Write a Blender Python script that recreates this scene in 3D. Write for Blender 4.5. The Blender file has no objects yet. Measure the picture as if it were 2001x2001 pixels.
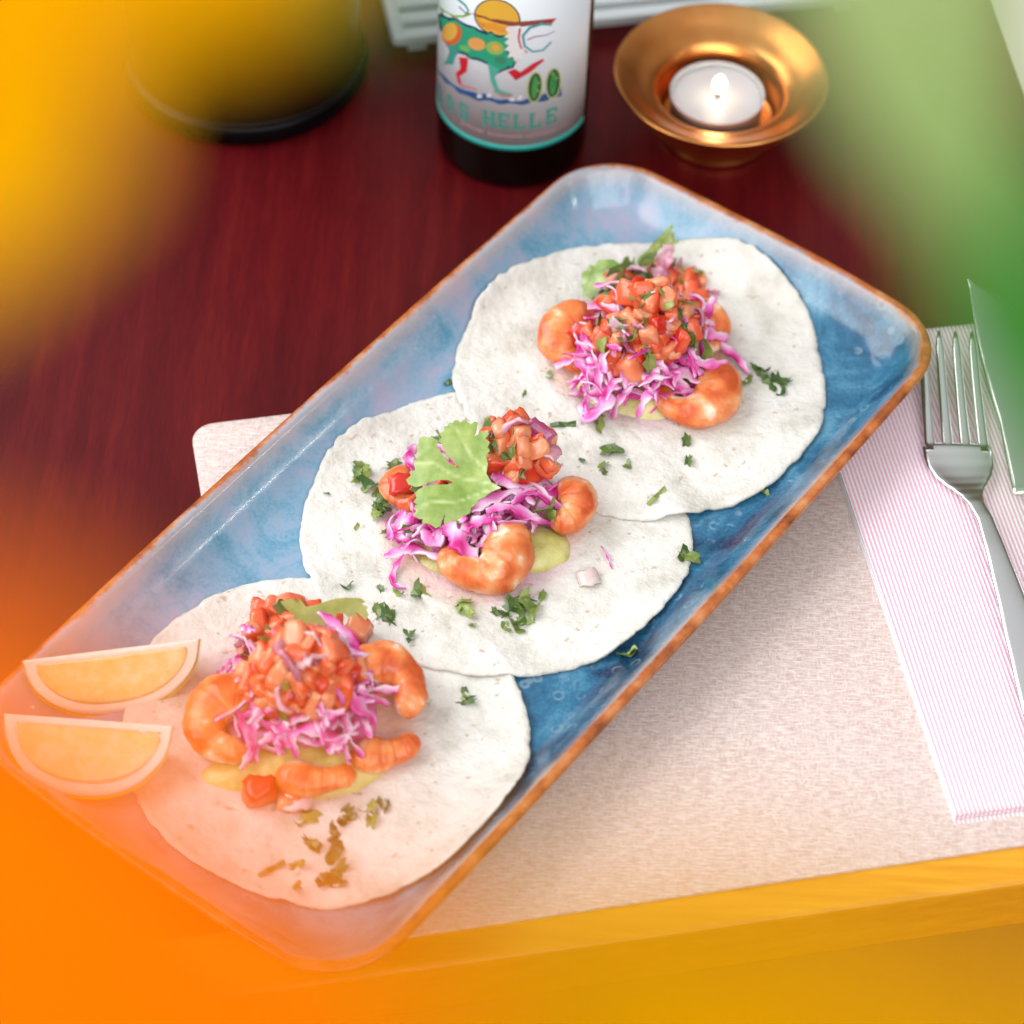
import bpy, bmesh, math, random
import numpy as np
from mathutils import Vector, Matrix
from mathutils.geometry import delaunay_2d_cdt
from mathutils import noise as mnoise
random.seed(7)
S = bpy.context.scene
COL = S.collection
MM = 0.001
PI = math.pi
# ---------------------------------------------------------------- camera
F_PX, C0 = 5690.5, 1000.5
PITCH, ROLL, DIST = math.radians(49.361), math.radians(2.641), 1100.0
fwd = Vector((0, math.cos(PITCH), -math.sin(PITCH)))
_up = Vector((0, math.sin(PITCH), math.cos(PITCH))); _rt = Vector((1, 0, 0))
ix = _rt*math.cos(ROLL) + _up*math.sin(ROLL)
iy = -_rt*math.sin(ROLL) + _up*math.cos(ROLL)
CAM = -fwd*DIST
cd = bpy.data.cameras.new('camera'); co = bpy.data.objects.new('camera', cd); COL.objects.link(co)
R3 = Matrix((ix, iy, -fwd)).transposed()
co.matrix_world = Matrix.Translation(CAM*MM) @ R3.to_4x4()
cd.sensor_width = 36; cd.lens = F_PX*36/2001; cd.clip_start = .01; cd.clip_end = 50
cd.dof.use_dof = True; cd.dof.focus_distance = 1.075; cd.dof.aperture_fstop = 6.6
S.camera = co
# ---------------------------------------------------------------- world, lamps, exposure
W = bpy.data.worlds.new('World'); S.world = W; W.use_nodes = True
_wt = W.node_tree; _g = _wt.nodes.new('ShaderNodeTexCoord'); _sp = _wt.nodes.new('ShaderNodeSeparateXYZ'); _wr = _wt.nodes.new('ShaderNodeValToRGB')
_wt.links.new(_g.outputs['Generated'], _sp.inputs[0]); _wt.links.new(_sp.outputs['Z'], _wr.inputs[0]); _wt.links.new(_wr.outputs[0], _wt.nodes['Background'].inputs[0])
_wr.color_ramp.elements[0].position = .30; _wr.color_ramp.elements[0].color = (.16, .11, .085, 1)      # unseen room backdrop, graded dim to pale to shape metal reflections
_wr.color_ramp.elements[1].position = .92; _wr.color_ramp.elements[1].color = (.95, .97, 1, 1)
W.node_tree.nodes['Background'].inputs[1].default_value = .56
def area(name, loc, target, sx, sy, power, col):
    l = bpy.data.lights.new(name, 'AREA'); l.shape = 'RECTANGLE'; l.size = sx; l.size_y = sy
    l.energy = power; l.color = col
    o = bpy.data.objects.new(name, l); COL.objects.link(o); o.location = loc
    o.rotation_euler = (Vector(target)-Vector(loc)).to_track_quat('-Z', 'Y').to_euler()
    return o
area('window_light', (-1.55, .25, 1.35), (0, 0, 0), 2.8, 1.6, 56, (1, 1, 1))
area('front_fill_light', (.5, -1.7, 1.7), (0, 0, 0), 2.6, 1.8, 40, (1, .98, .95))  # added fill from behind the camera, brightens bottle label and flowers
_n = Vector((.5791, -.4054, .7071)).normalized(); _p = Vector((-85.5, -4.5, 14)); _v = (CAM-_p).normalized(); _r = 2*_n.dot(_v)*_n-_v
tube_lamp = area('tube_lamp', tuple((_p+_r*1300)*MM), tuple(_p*MM), .14, .008, .35, (1, .92, .8))
_y = _r; _x = Vector((.573, .819, 0)); _x = (_x-_r*_x.dot(_r)).normalized()
tube_lamp.rotation_euler = Matrix((_x, _r.cross(_x), _r)).transposed().to_euler()
S.view_settings.view_transform = 'Standard'; S.view_settings.look = 'None'
S.view_settings.exposure = .25; S.view_settings.gamma = 1
S.render.engine = 'CYCLES'
# ---------------------------------------------------------------- helpers
def back(px, py, z):
    d = fwd*F_PX + ix*(px-C0) - iy*(py-C0)
    return CAM + d*((z-CAM.z)/d.z)
def ray(px, py):
    return (fwd*F_PX + ix*(px-C0) - iy*(py-C0)).normalized()
def at_depth(px, py, d):                     # point d mm from the lens
    return CAM + (fwd*F_PX + ix*(px-C0) - iy*(py-C0))*(d/F_PX)
def lin(c):
    return tuple((x/255/12.92 if x/255 <= .04045 else ((x/255+.055)/1.055)**2.4) for x in c)
def tag(o, label=None, cat=None, group=None, kind=None):
    if label: o['label'] = label
    if cat: o['category'] = cat
    if group: o['group'] = group
    if kind: o['kind'] = kind
    return o
def mesh_of(name, V, F, mat=None, smooth=True, base=(0, 0, 0), attrs=None, uv=None, mats=None, midx=None):
    b = Vector(base)
    me = bpy.data.meshes.new(name)
    me.from_pydata([tuple((Vector(v)-b)*MM) for v in V], [], F)
    if smooth: me.polygons.foreach_set('use_smooth', [True]*len(me.polygons))
    for m in (mats or ([mat] if mat else [])): me.materials.append(m)
    if midx: me.polygons.foreach_set('material_index', midx)
    for k, a in (attrs or {}).items():
        at = me.attributes.new(k, 'FLOAT', 'POINT'); at.data.foreach_set('value', [float(x) for x in a])
    if uv:
        l = me.uv_layers.new(name='UVMap')
        li = np.zeros(len(me.loops), int); me.loops.foreach_get('vertex_index', li)
        l.data.foreach_set('uv', np.array(uv, float)[li].ravel())
    me.update()
    return me
def link(name, me, base=(0, 0, 0), parent=None, rot=None, sc=None):
    o = bpy.data.objects.new(name, me); COL.objects.link(o)
    o.location = Vector(base)*MM
    if rot is not None: o.rotation_euler = rot
    if sc is not None: o.scale = sc if hasattr(sc, '__len__') else (sc, sc, sc)
    if parent: o.parent = parent; o.location = Vector(base)*MM - Vector(parent.location) if parent.rotation_euler.x == 0 else o.location
    return o
def make(name, V, F, mat, base=(0, 0, 0), parent=None, **k):
    return link(name, mesh_of(name, V, F, mat, base=base, **k), base, parent)
def empty(name, base, label, cat, group=None):
    o = bpy.data.objects.new(name, None); COL.objects.link(o); o.location = Vector(base)*MM
    o.empty_display_size = .01
    return tag(o, label, cat, group)
def lathe(prof, c, n=72, closed_start=True):
    V = []; F = []
    for r, z in prof:
        for k in range(n):
            a = 2*PI*k/n; V.append((c[0]+r*math.cos(a), c[1]+r*math.sin(a), c[2]+z))
    for i in range(len(prof)-1):
        for k in range(n):
            k2 = (k+1) % n
            F.append((i*n+k, i*n+k2, (i+1)*n+k2, (i+1)*n+k))
    return V, F
def tube(path, radii, m=12, squash=1.0, caps=True):
    V = []; F = []; n = len(path); up = Vector((0, 0, 1))
    for i, p in enumerate(path):
        p = Vector(p); t = (Vector(path[min(i+1, n-1)])-Vector(path[max(i-1, 0)])).normalized()
        s = t.cross(up)
        s = s.normalized() if s.length > .05 else Vector((1, 0, 0)); u = s.cross(t).normalized()
        for k in range(m):
            a = 2*PI*k/m
            V.append(tuple(p + s*(math.cos(a)*radii[i]) + u*(math.sin(a)*radii[i]*squash)))
    for i in range(n-1):
        for k in range(m):
            F.append((i*m+k, i*m+(k+1) % m, (i+1)*m+(k+1) % m, (i+1)*m+k))
    if caps: F += [tuple(range(m))[::-1], tuple((n-1)*m+k for k in range(m))]
    return V, F
def catmull(P, n):
    P = [Vector(p) for p in P]; Q = [P[0]*2-P[1]] + P + [P[-1]*2-P[-2]]; out = []
    seg = len(P)-1
    for j in range(n):
        t = j/(n-1)*seg; i = min(int(t), seg-1); t -= i
        a, b, c, d = Q[i:i+4]
        out.append(.5*((2*b)+(c-a)*t+(2*a-5*b+4*c-d)*t*t+(3*b-a-3*c+d)*t**3))
    return out
def nz(v, s, seed=0.0):
    return mnoise.noise(Vector((v[0]*s+seed, v[1]*s-seed*.7, v[2]*s+seed*1.3)))
def fill2d(outline, step):                    # triangulated polygon with inner points
    n = len(outline); O = [Vector(p[:2]) for p in outline]
    xs = [p.x for p in O]; ys = [p.y for p in O]; inner = []
    def inside(q):
        c = False; j = n-1
        for i in range(n):
            if (O[i].y > q.y) != (O[j].y > q.y) and q.x < (O[j].x-O[i].x)*(q.y-O[i].y)/(O[j].y-O[i].y)+O[i].x: c = not c
            j = i
        return c
    y = min(ys)+step/2; r = 0
    while y < max(ys):
        x = min(xs)+step*(.5 if r % 2 else 1)
        while x < max(xs):
            q = Vector((x+random.uniform(-.1, .1)*step, y))
            if inside(q) and min((q-o).length for o in O) > step*.45: inner.append(q)
            x += step
        y += step*.87; r += 1
    vs, es, fs, *_ = delaunay_2d_cdt(O+inner, [(i, (i+1) % n) for i in range(n)], [list(range(n))], 1, 1e-6)
    return [(v.x, v.y) for v in vs], [tuple(f) for f in fs]
def inside_poly(x, y, P):
    c = False; j = len(P)-1
    for i in range(len(P)):
        if (P[i][1] > y) != (P[j][1] > y) and x < (P[j][0]-P[i][0])*(y-P[i][1])/(P[j][1]-P[i][1])+P[i][0]: c = not c
        j = i
    return c
# ---------------------------------------------------------------- materials
class NT:
    def __init__(s, name):
        s.m = bpy.data.materials.new(name); s.m.use_nodes = True; s.t = s.m.node_tree; s.t.nodes.clear()
        s.out = s.n('ShaderNodeOutputMaterial'); s.b = s.n('ShaderNodeBsdfPrincipled'); s.l(s.b.outputs[0], s.out.inputs[0])
        s.tc = s.n('ShaderNodeTexCoord')
    def n(s, t, **k):
        x = s.t.nodes.new(t)
        for a, v in k.items(): setattr(x, a, v)
        return x
    def l(s, a, b): s.t.links.new(a, b)
    def set(s, **k):
        for a, v in k.items():
            i = s.b.inputs[a.replace('_', ' ')]
            i.default_value = (*v, 1) if hasattr(v, '__len__') and len(v) == 3 and i.type == 'RGBA' else v
        return s
    def noise(s, scale, detail=4, rough=.55, vec=None, stretch=None, dist=0):
        x = s.n('ShaderNodeTexNoise'); x.inputs['Scale'].default_value = scale; x.inputs['Detail'].default_value = detail
        x.inputs['Roughness'].default_value = rough; x.inputs['Distortion'].default_value = dist
        v = vec or s.tc.outputs['Object']
        if stretch:
            mp = s.n('ShaderNodeMapping'); s.l(v, mp.inputs[0]); mp.inputs['Scale'].default_value = stretch[:3]
            if len(stretch) > 3: mp.inputs['Rotation'].default_value = (0, 0, stretch[3])
            v = mp.outputs[0]
        s.l(v, x.inputs['Vector']); return x.outputs['Fac']
    def ramp(s, f, stops):
        r = s.n('ShaderNodeValToRGB'); s.l(f, r.inputs[0]); e = r.color_ramp.elements
        while len(e) < len(stops): e.new(.5)
        for i, (p, c) in enumerate(stops):
            e[i].position = p; e[i].color = (*c, 1) if len(c) == 3 else c
        return r.outputs[0]
    def mix(s, f, a, b, mode='MIX'):
        x = s.n('ShaderNodeMix'); x.data_type = 'RGBA'; x.blend_type = mode
        for v, i in ((f, 0), (a, 6), (b, 7)):
            if hasattr(v, 'is_output'): s.l(v, x.inputs[i])
            elif i == 0: x.inputs[0].default_value = v
            else: x.inputs[i].default_value = (*v, 1)
        return x.outputs[2]
    def math(s, op, a, b=0.0, clamp=False):
        x = s.n('ShaderNodeMath'); x.operation = op; x.use_clamp = clamp
        for v, i in ((a, 0), (b, 1)):
            if hasattr(v, 'is_output'): s.l(v, x.inputs[i])
            else: x.inputs[i].default_value = v
        return x.outputs[0]
    def attr(s, name):
        x = s.n('ShaderNodeAttribute'); x.attribute_name = name; return x.outputs['Fac']
    def col(s, c): s.l(c, s.b.inputs['Base Color']); return s
    def bump(s, h, dist, strength=1.0):
        x = s.n('ShaderNodeBump'); x.inputs['Distance'].default_value = dist; x.inputs['Strength'].default_value = strength
        s.l(h, x.inputs['Height']); s.l(x.outputs[0], s.b.inputs['Normal']); return s
    def rnd(s):
        return s.n('ShaderNodeObjectInfo').outputs['Random']
def simple(name, c, rough=.5, **k):
    t = NT(name); t.set(Base_Color=c, Roughness=rough, **k); return t.m
M = {}
TROT = .2024                                  # the table is turned by this angle
t = NT('mahogany_wood')
g1 = t.noise(60, 6, .65, stretch=(1.6, .10, 1, -TROT)); g2 = t.noise(620, 4, .7, stretch=(2.0, .12, 1, -TROT)); g3 = t.noise(9, 3)
c = t.ramp(g1, [(.28, lin((76, 10, 16))), (.5, lin((90, 15, 21))), (.75, lin((108, 26, 24)))])
c = t.mix(.45, c, t.ramp(g2, [(.35, lin((165, 130, 130))), (.65, lin((255, 225, 210)))]), 'MULTIPLY')

t.col(c); t.set(Roughness=.36, Specular_IOR_Level=.2); t.bump(g2, .0001, .4)
M['wood'] = t.m
t = NT('haze_tinted_edge_wood')
g = t.noise(150, 5, .6, stretch=(.15, 2, 2, -TROT))
t.col(t.ramp(g, [(.3, lin((206, 138, 22))), (.7, lin((228, 164, 40)))])); t.set(Roughness=.4); M['edge_haze'] = t.m  # haze of the blurred flowers painted into the edge wood as amber
t = NT('haze_tinted_floor'); g = t.noise(4, 5, .6, stretch=(1, .2, 1)); t.col(t.ramp(g, [(.3, lin((200, 118, 14))), (.7, lin((226, 150, 28)))])); t.set(Roughness=.5); M['floor'] = t.m  # floor colour also carries the amber flower haze
# woven placemat
t = NT('woven_vinyl')
n1 = t.noise(760, 3, .7, stretch=(.28, 1.7, 1, -TROT)); n2 = t.math('SUBTRACT', t.noise(1000, 3, .7, stretch=(1.6, .4, 1, -TROT)), .045); n3 = t.noise(10, 2)
h = t.math('MAXIMUM', n1, n2)
c = t.ramp(h, [(.42, lin((190, 163, 155))), (.53, lin((214, 197, 191))), (.66, lin((232, 222, 217)))])
c = t.mix(t.math('MULTIPLY', n3, .35), c, lin((206, 186, 182)))
t.col(c); t.set(Roughness=.42, Specular_IOR_Level=.5); t.bump(h, .0005, .6); M['mat'] = t.m
t = NT('beige_vinyl'); t.set(Base_Color=lin((205, 198, 188)), Roughness=.6); t.bump(t.noise(900), .0003, .4); M['mat2'] = t.m
# napkin
t = NT('ribbed_paper')
a = t.attr('rib'); f = t.noise(1500, 2)
c = t.mix(t.ramp(t.math('ADD', a, t.math('MULTIPLY', t.math('SUBTRACT', f, .5), .9)), [(.30, (1, 1, 1)), (.62, (0, 0, 0))]), lin((240, 238, 242)), lin((228, 174, 196)))
t.col(c); t.set(Roughness=.85); t.bump(f, .0003, .5); M['napkin'] = t.m
# plate glaze
t = NT('reactive_glaze')
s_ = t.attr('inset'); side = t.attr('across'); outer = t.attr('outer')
n = t.noise(26, 6, .62, dist=1.2); nf = t.noise(700, 3, .7); nm = t.noise(90, 5, .6); nb = t.noise(14, 4, .6, dist=2)
k = t.math('ADD', t.math('MULTIPLY', side, .34), t.math('MULTIPLY', n, .75))  # lavender left to blue right: window sheen put into the glaze colour
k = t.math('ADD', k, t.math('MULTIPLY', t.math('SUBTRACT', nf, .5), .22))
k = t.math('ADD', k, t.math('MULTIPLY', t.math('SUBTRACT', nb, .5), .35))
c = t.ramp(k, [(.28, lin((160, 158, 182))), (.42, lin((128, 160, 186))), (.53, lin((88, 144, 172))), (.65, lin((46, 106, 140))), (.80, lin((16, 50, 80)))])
vo = t.n('ShaderNodeTexVoronoi'); vo.inputs['Scale'].default_value = 130; t.l(t.tc.outputs['Object'], vo.inputs['Vector']); vd = vo.outputs['Distance']
ring = t.ramp(vd, [(.0, (1, 1, 1)), (.10, (1, 1, 1)), (.16, (0, 0, 0))])
ring2 = t.ramp(vd, [(.16, (0, 0, 0)), (.22, (1, 1, 1)), (.27, (1, 1, 1)), (.34, (0, 0, 0))])
msk = t.math('MULTIPLY', t.ramp(nm, [(.5, (0, 0, 0)), (.62, (.6, .6, .6))]), t.ramp(side, [(.35, (.1, .1, .1)), (.75, (.8, .8, .8))]))
c = t.mix(t.math('MULTIPLY', ring, msk), c, lin((18, 50, 80)))
c = t.mix(t.math('MULTIPLY', t.math('MULTIPLY', ring2, msk), .5), c, lin((190, 210, 215)))
e = t.math('ADD', s_, t.math('MULTIPLY', t.math('SUBTRACT', t.noise(420, 3, .7), .5), 2.8))
tr = t.ramp(t.math('DIVIDE', e, 20), [(.22, (1, 1, 1)), (.42, (0, 0, 0))])
c = t.mix(t.math('MULTIPLY', tr, .5), c, lin((196, 170, 160)))
e2 = t.math('ADD', e, t.math('MULTIPLY', t.math('SUBTRACT', side, .45), -2.2)); e2 = t.math('ADD', e2, t.math('MULTIPLY', t.math('SUBTRACT', nb, .5), 6.0))
rimf = t.ramp(t.math('DIVIDE', e2, 10), [(.24, (1, 1, 1)), (.40, (0, 0, 0))])
rust = t.ramp(nm, [(.3, lin((120, 58, 26))), (.5, lin((178, 98, 42))), (.7, lin((200, 140, 92)))])
c = t.mix(rimf, c, rust)
oc = t.ramp(nm, [(.3, lin((40, 28, 52))), (.5, lin((110, 70, 66))), (.7, lin((34, 38, 72)))])
c = t.mix(t.ramp(t.math('ADD', outer, t.math('MULTIPLY', t.math('SUBTRACT', nf, .5), .5)), [(.2, (0, 0, 0)), (.45, (1, 1, 1))]), c, oc)
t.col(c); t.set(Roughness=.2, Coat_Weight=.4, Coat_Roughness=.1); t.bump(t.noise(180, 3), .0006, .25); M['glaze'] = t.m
# tortilla
t = NT('corn_tortilla')
n = t.noise(55, 5, .6); nf = t.noise(330, 4, .6); sp = t.noise(240, 2, .5); st = t.attr('stain'); big = t.noise(20, 3)
c = t.ramp(n, [(.28, lin((182, 178, 166))), (.42, lin((207, 205, 197))), (.55, lin((220, 218, 212))), (.7, lin((226, 225, 220)))])
c = t.mix(t.ramp(sp, [(.66, (0, 0, 0)), (.73, (.6, .6, .6))]), c, lin((166, 126, 92)))
c = t.mix(t.math('MULTIPLY', t.ramp(nf, [(.3, (1, 1, 1)), (.5, (0, 0, 0))]), .25), c, lin((205, 196, 180)))
stc = t.mix(t.ramp(big, [(.42, (0, 0, 0)), (.6, (1, 1, 1))]), lin((226, 150, 90)), lin((214, 160, 196)))
c = t.mix(t.math('MULTIPLY', st, t.ramp(n, [(.3, (.5, .5, .5)), (.6, (1, 1, 1))])), c, stc)
t.col(c); t.set(Roughness=.62, Subsurface_Weight=.15, Subsurface_Scale=.003); t.b.inputs['Subsurface Radius'].default_value = (1, .8, .6)
t.bump(t.math('ADD', t.math('MULTIPLY', n, .8), t.math('MULTIPLY', nf, .6)), .0016, .9); M['tortilla'] = t.m
def food(name, stops, scale=200, rough=.25, sss=.3, ssr=(1, .3, .15), sc=.003, bump=.0003, coat=.3, vary=.25, attr=None, bscale=None):
    t = NT(name); n = t.noise(scale, 4, .6); r = t.rnd()
    f = t.math('ADD', n, t.math('MULTIPLY', t.math('SUBTRACT', r, .5), vary))
    if attr:
        f = t.math('ADD', t.math('MULTIPLY', f, .45), t.math('MULTIPLY', t.attr(attr), .55))
    t.col(t.ramp(f, stops)); t.set(Roughness=rough, Subsurface_Weight=sss, Subsurface_Scale=sc, Coat_Weight=coat, Coat_Roughness=.18)
    t.b.inputs['Subsurface Radius'].default_value = ssr
    t.bump(t.noise(bscale or scale*2.2, 3, .6), bump, .6); return t.m
M['shrimp'] = food('cooked_shrimp', [(.22, lin((206, 92, 40))), (.42, lin((230, 128, 66))), (.58, lin((238, 160, 104))), (.72, lin((250, 220, 196)))], 110, .36, .5, sc=.006, bump=.0009, coat=.3, vary=.06, attr='pale')
M['tomato'] = food('tomato', [(.25, lin((208, 44, 24))), (.47, lin((228, 84, 44))), (.68, lin((234, 108, 64))), (.9, lin((238, 150, 108)))], 170, .26, .5, sc=.005, coat=.45, vary=.75, attr='skin', bump=.0005)
M['onion'] = food('red_onion', [(.3, lin((150, 50, 100))), (.5, lin((214, 150, 170))), (.75, lin((236, 208, 208)))], 120, .2, .5, (1, .7, .7), .004, coat=.6, vary=.4)
M['cabbage'] = food('red_cabbage', [(.24, lin((200, 30, 134))), (.40, lin((226, 92, 172))), (.60, lin((238, 146, 204))), (.86, lin((246, 206, 234)))], 130, .35, .55, (1, .6, .9), .004, coat=.3, vary=.4, attr='edge')
M['herb'] = food('coriander', [(.2, lin((52, 84, 36))), (.5, lin((104, 126, 56))), (.8, lin((160, 172, 92)))], 250, .35, 0, coat=.2, vary=.5)
M['leaf'] = food('coriander_leaf', [(.25, lin((92, 126, 50))), (.5, lin((128, 156, 70))), (.78, lin((164, 182, 104)))], 130, .4, 0, coat=.15, vary=.25, bump=.0002)
_t = M['leaf'].node_tree; _b = [n_ for n_ in _t.nodes if n_.type == 'BSDF_PRINCIPLED'][0]; _l = _b.inputs['Base Color'].links[0].from_socket
_a = _t.nodes.new('ShaderNodeAttribute'); _a.attribute_name = 'vein'; _x = _t.nodes.new('ShaderNodeMix'); _x.data_type = 'RGBA'
_m = _t.nodes.new('ShaderNodeMath'); _m.operation = 'MULTIPLY'; _m.inputs[1].default_value = .6
_t.links.new(_a.outputs['Fac'], _m.inputs[0]); _t.links.new(_m.outputs[0], _x.inputs[0]); _t.links.new(_l, _x.inputs[6]); _x.inputs[7].default_value = (*lin((206, 218, 158)), 1); _t.links.new(_x.outputs[2], _b.inputs['Base Color'])
M['leaf_hazed'] = food('hazed_coriander_leaf', [(.3, lin((104, 112, 40))), (.5, lin((140, 140, 58))), (.75, lin((166, 160, 84)))], 130, .4, 0, coat=.15, vary=.25, bump=.0002)  # leaf green with the orange flower haze mixed into its colour
M['guac'] = food('guacamole', [(.3, lin((178, 176, 92))), (.5, lin((206, 202, 124))), (.75, lin((226, 220, 156)))], 140, .35, .3, (1, 1, .4), .003, .0008)
# citrus
M['pith'] = food('citrus_pith', [(.3, lin((244, 236, 220))), (.7, lin((250, 248, 240)))], 200, .5, .4, (1, .8, .5), .003, .0002, 0, 0)
M['flesh'] = food('citrus_flesh', [(.3, lin((240, 208, 130))), (.5, lin((244, 222, 160))), (.75, lin((250, 240, 204)))], 160, .18, .5, (1, .8, .3), .006, .0009, .6, .1)
M['rind'] = food('citrus_rind', [(.3, lin((150, 150, 30))), (.6, lin((196, 176, 44)))], 90, .35, .1, (1, 1, .2), .002, .0004, .3, 0, bscale=700)
t = NT('brass'); n = t.noise(30, 3)
t.col(t.ramp(n, [(.3, lin((208, 130, 64))), (.7, lin((234, 166, 98)))])); t.set(Metallic=1, Roughness=.31); t.bump(t.noise(60, 2), .0012, .25); M['brass'] = t.m
M['steel'] = simple('polished_steel', (.95, .94, .93), .2, Metallic=1)
M['wax'] = simple('white_wax', (.50, .50, .54), .4, Subsurface_Weight=.4, Subsurface_Scale=.006)
M['tin'] = simple('tealight_cup', (.8, .8, .82), .3, Metallic=1)
M['wick'] = simple('charred_wick', (.02, .015, .01), .9)
t = NT('candle_flame'); t.set(Base_Color=(0, 0, 0)); t.b.inputs['Emission Color'].default_value = (1, .80, .52, 1); t.b.inputs['Emission Strength'].default_value = 14; M['flame'] = t.m
M['bottle'] = simple('dark_brown_glass', (.003, .0015, .001), .12, Specular_IOR_Level=.25)
M['black'] = simple('black_glaze', (.002, .002, .003), .3, Specular_IOR_Level=.12)
M['white_plastic'] = simple('white_enamel', lin((196, 204, 206)), .4)
t = NT('label_paper'); t.set(Base_Color=lin((220, 229, 236)), Roughness=.5); M['label'] = t.m
INK = {}
def ink(c):
    if c not in INK: INK[c] = simple('label_ink_%d' % len(INK), lin(c), .5)
    return INK[c]
def petalmat(name, a, b, tr=.5):
    t = NT(name); f = t.attr('along'); n = t.noise(90, 3)
    c = t.ramp(t.math('ADD', f, t.math('MULTIPLY', t.math('SUBTRACT', n, .5), .3)), [(.1, a), (.9, b)])
    t.col(c); t.set(Roughness=.7, Specular_IOR_Level=.03)
    tl = t.n('ShaderNodeBsdfTranslucent'); t.l(c, tl.inputs[0]); mx = t.n('ShaderNodeMixShader'); mx.inputs[0].default_value = tr
    t.l(t.b.outputs[0], mx.inputs[1]); t.l(tl.outputs[0], mx.inputs[2]); t.l(mx.outputs[0], t.out.inputs[0]); return t.m
M['petal_orange'] = petalmat('orange_petal', (1, .27, .0), (1, .31, .0), .55)
M['petal_amber'] = petalmat('amber_petal', (.84, .45, .0), (.84, .50, .0), .55)
M['petal_yellow'] = petalmat('yellow_petal', (1, .86, .0), (1, .66, .0), .62)
M['stem'] = petalmat('green_stem', lin((84, 140, 54)), lin((104, 156, 64)), .2)
M['blade'] = petalmat('green_leaf_blade', lin((72, 148, 62)), lin((84, 150, 68)), .35)
M['sheen_blade'] = petalmat('sheen_leaf_blade', lin((198, 216, 160)), lin((170, 204, 128)), .5)  # light reflected off the glossy leaf, put into a paler green
# ---------------------------------------------------------------- the table and what is under it
u = Vector((math.cos(TROT), math.sin(TROT), 0)); v = Vector((-u.y, u.x, 0))
fe = back(2001, 1725, 0); fm = back(900, 1880, 0)        # two points of the front edge
u = Vector(((fe-fm).x, (fe-fm).y, 0)).normalized(); v = Vector((-u.y, u.x, 0))
def tabp(a, b, z): return tuple(Vector((fm.x, fm.y, 0)) + u*a + v*b + Vector((0, 0, z)))
V = [(-3000, -3000, -745), (3000, -3000, -745), (3000, 3000, -745), (-3000, 3000, -745)]
tag(make('floor', V, [(0, 1, 2, 3)], M['floor']), kind='structure')
tab = empty('table', tabp(100, 450, -745), 'dark red mahogany table with flower haze painted on its front edge', 'table')
def box_on_table(a0, a1, b0, b1, z0, z1, r=2.0):
    V = [tabp(a, b, z) for z in (z0, z1) for a, b in ((a0, b0), (a1, b0), (a1, b1), (a0, b1))]
    F = [(0, 3, 2, 1), (4, 5, 6, 7), (0, 1, 5, 4), (1, 2, 6, 5), (2, 3, 7, 6), (3, 0, 4, 7)]
    return V, F
def bev(o, w=.001, s=3):
    m = o.modifiers.new('bevel', 'BEVEL'); m.width = w; m.segments = s; m.limit_method = 'ANGLE'; return o
bv = tab.location/MM
V, F = box_on_table(-380, 620, 26.1, 900, -28, 0); bev(make('tabletop', V, F, M['wood'], base=bv, parent=tab, smooth=False), .0006)
V, F = box_on_table(-380, 620, 0, 26, -28, .05); bev(make('hazed_edge', V, F, M['edge_haze'], base=bv, parent=tab, smooth=False), .0025)  # front strip of the top, coloured for the flower haze
for a, b in ((-340, 60), (580, 60), (-340, 860), (580, 860)):
    V, F = box_on_table(a-25, a+25, b-25, b+25, -744, -28.2); make('leg', V, F, M['wood'], base=bv, parent=tab, smooth=False)
# ---------------------------------------------------------------- placemats
def rrect(w, h, r, n=8):
    P = []
    for cx, cy, a0 in ((w-r, h-r, 0), (r, h-r, 90), (r, r, 180), (w-r, r, 270)):
        for k in range(n+1):
            a = math.radians(a0+90*k/n); P.append((cx+r*math.cos(a), cy+r*math.sin(a)))
    return P
def slab(P, z0, z1, edge=.5):
    n = len(P); cx = sum(p[0] for p in P)/n; cy = sum(p[1] for p in P)/n
    def ins(p, e):
        d = math.hypot(p[0]-cx, p[1]-cy); return (p[0]+(cx-p[0])*e/d, p[1]+(cy-p[1])*e/d)
    V = [(*p, z0) for p in P] + [(*p, z1-edge*.6) for p in P] + [(*ins(p, edge), z1) for p in P]
    F = []
    for L in (0, 1):
        F += [(L*n+i, L*n+(i+1) % n, (L+1)*n+(i+1) % n, (L+1)*n+i) for i in range(n)]
    F += [tuple(range(2*n, 3*n))]
    return V, F
mtl = back(371, 832, 1.2); mbl_ = back(834, 1822, 1.2); mbr = back(2001, 1651, 1.2)
mu = Vector(((mbr-mbl_).x, (mbr-mbl_).y, 0)).normalized(); mv = Vector((mu.y, -mu.x, 0))
mh = (mbl_-mtl).dot(mv); mat0 = Vector((mtl.x, mtl.y, 0))
P = [tuple((mat0 + mu*x + mv*(mh-y)).to_2d()) for x, y in rrect(430, mh, 9)]
V, F = slab(P, .1, 1.4)
tag(make('placemat', V, F, M['mat'], base=(mat0.x, mat0.y, 0)), 'pale woven placemat under the plate and the napkin', 'placemat')
b0 = back(1928, -10, 1); b1 = back(2001, 190, 1); bd = (b1-b0).to_2d().normalized(); bn = Vector((-bd.y, bd.x))
if bn.x < 0: bn = -bn
q = b0.to_2d()-bd*190
P = [q, q+bn*260, q+bn*260+bd*290, q+bd*290]
V, F = slab([tuple(p) for p in P][::-1], .1, 1.3)
tag(make('placemat', V, F, M['mat2'], base=(q.x, q.y, 0)), 'plain beige placemat at the far right corner behind the leaves', 'placemat')
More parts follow.
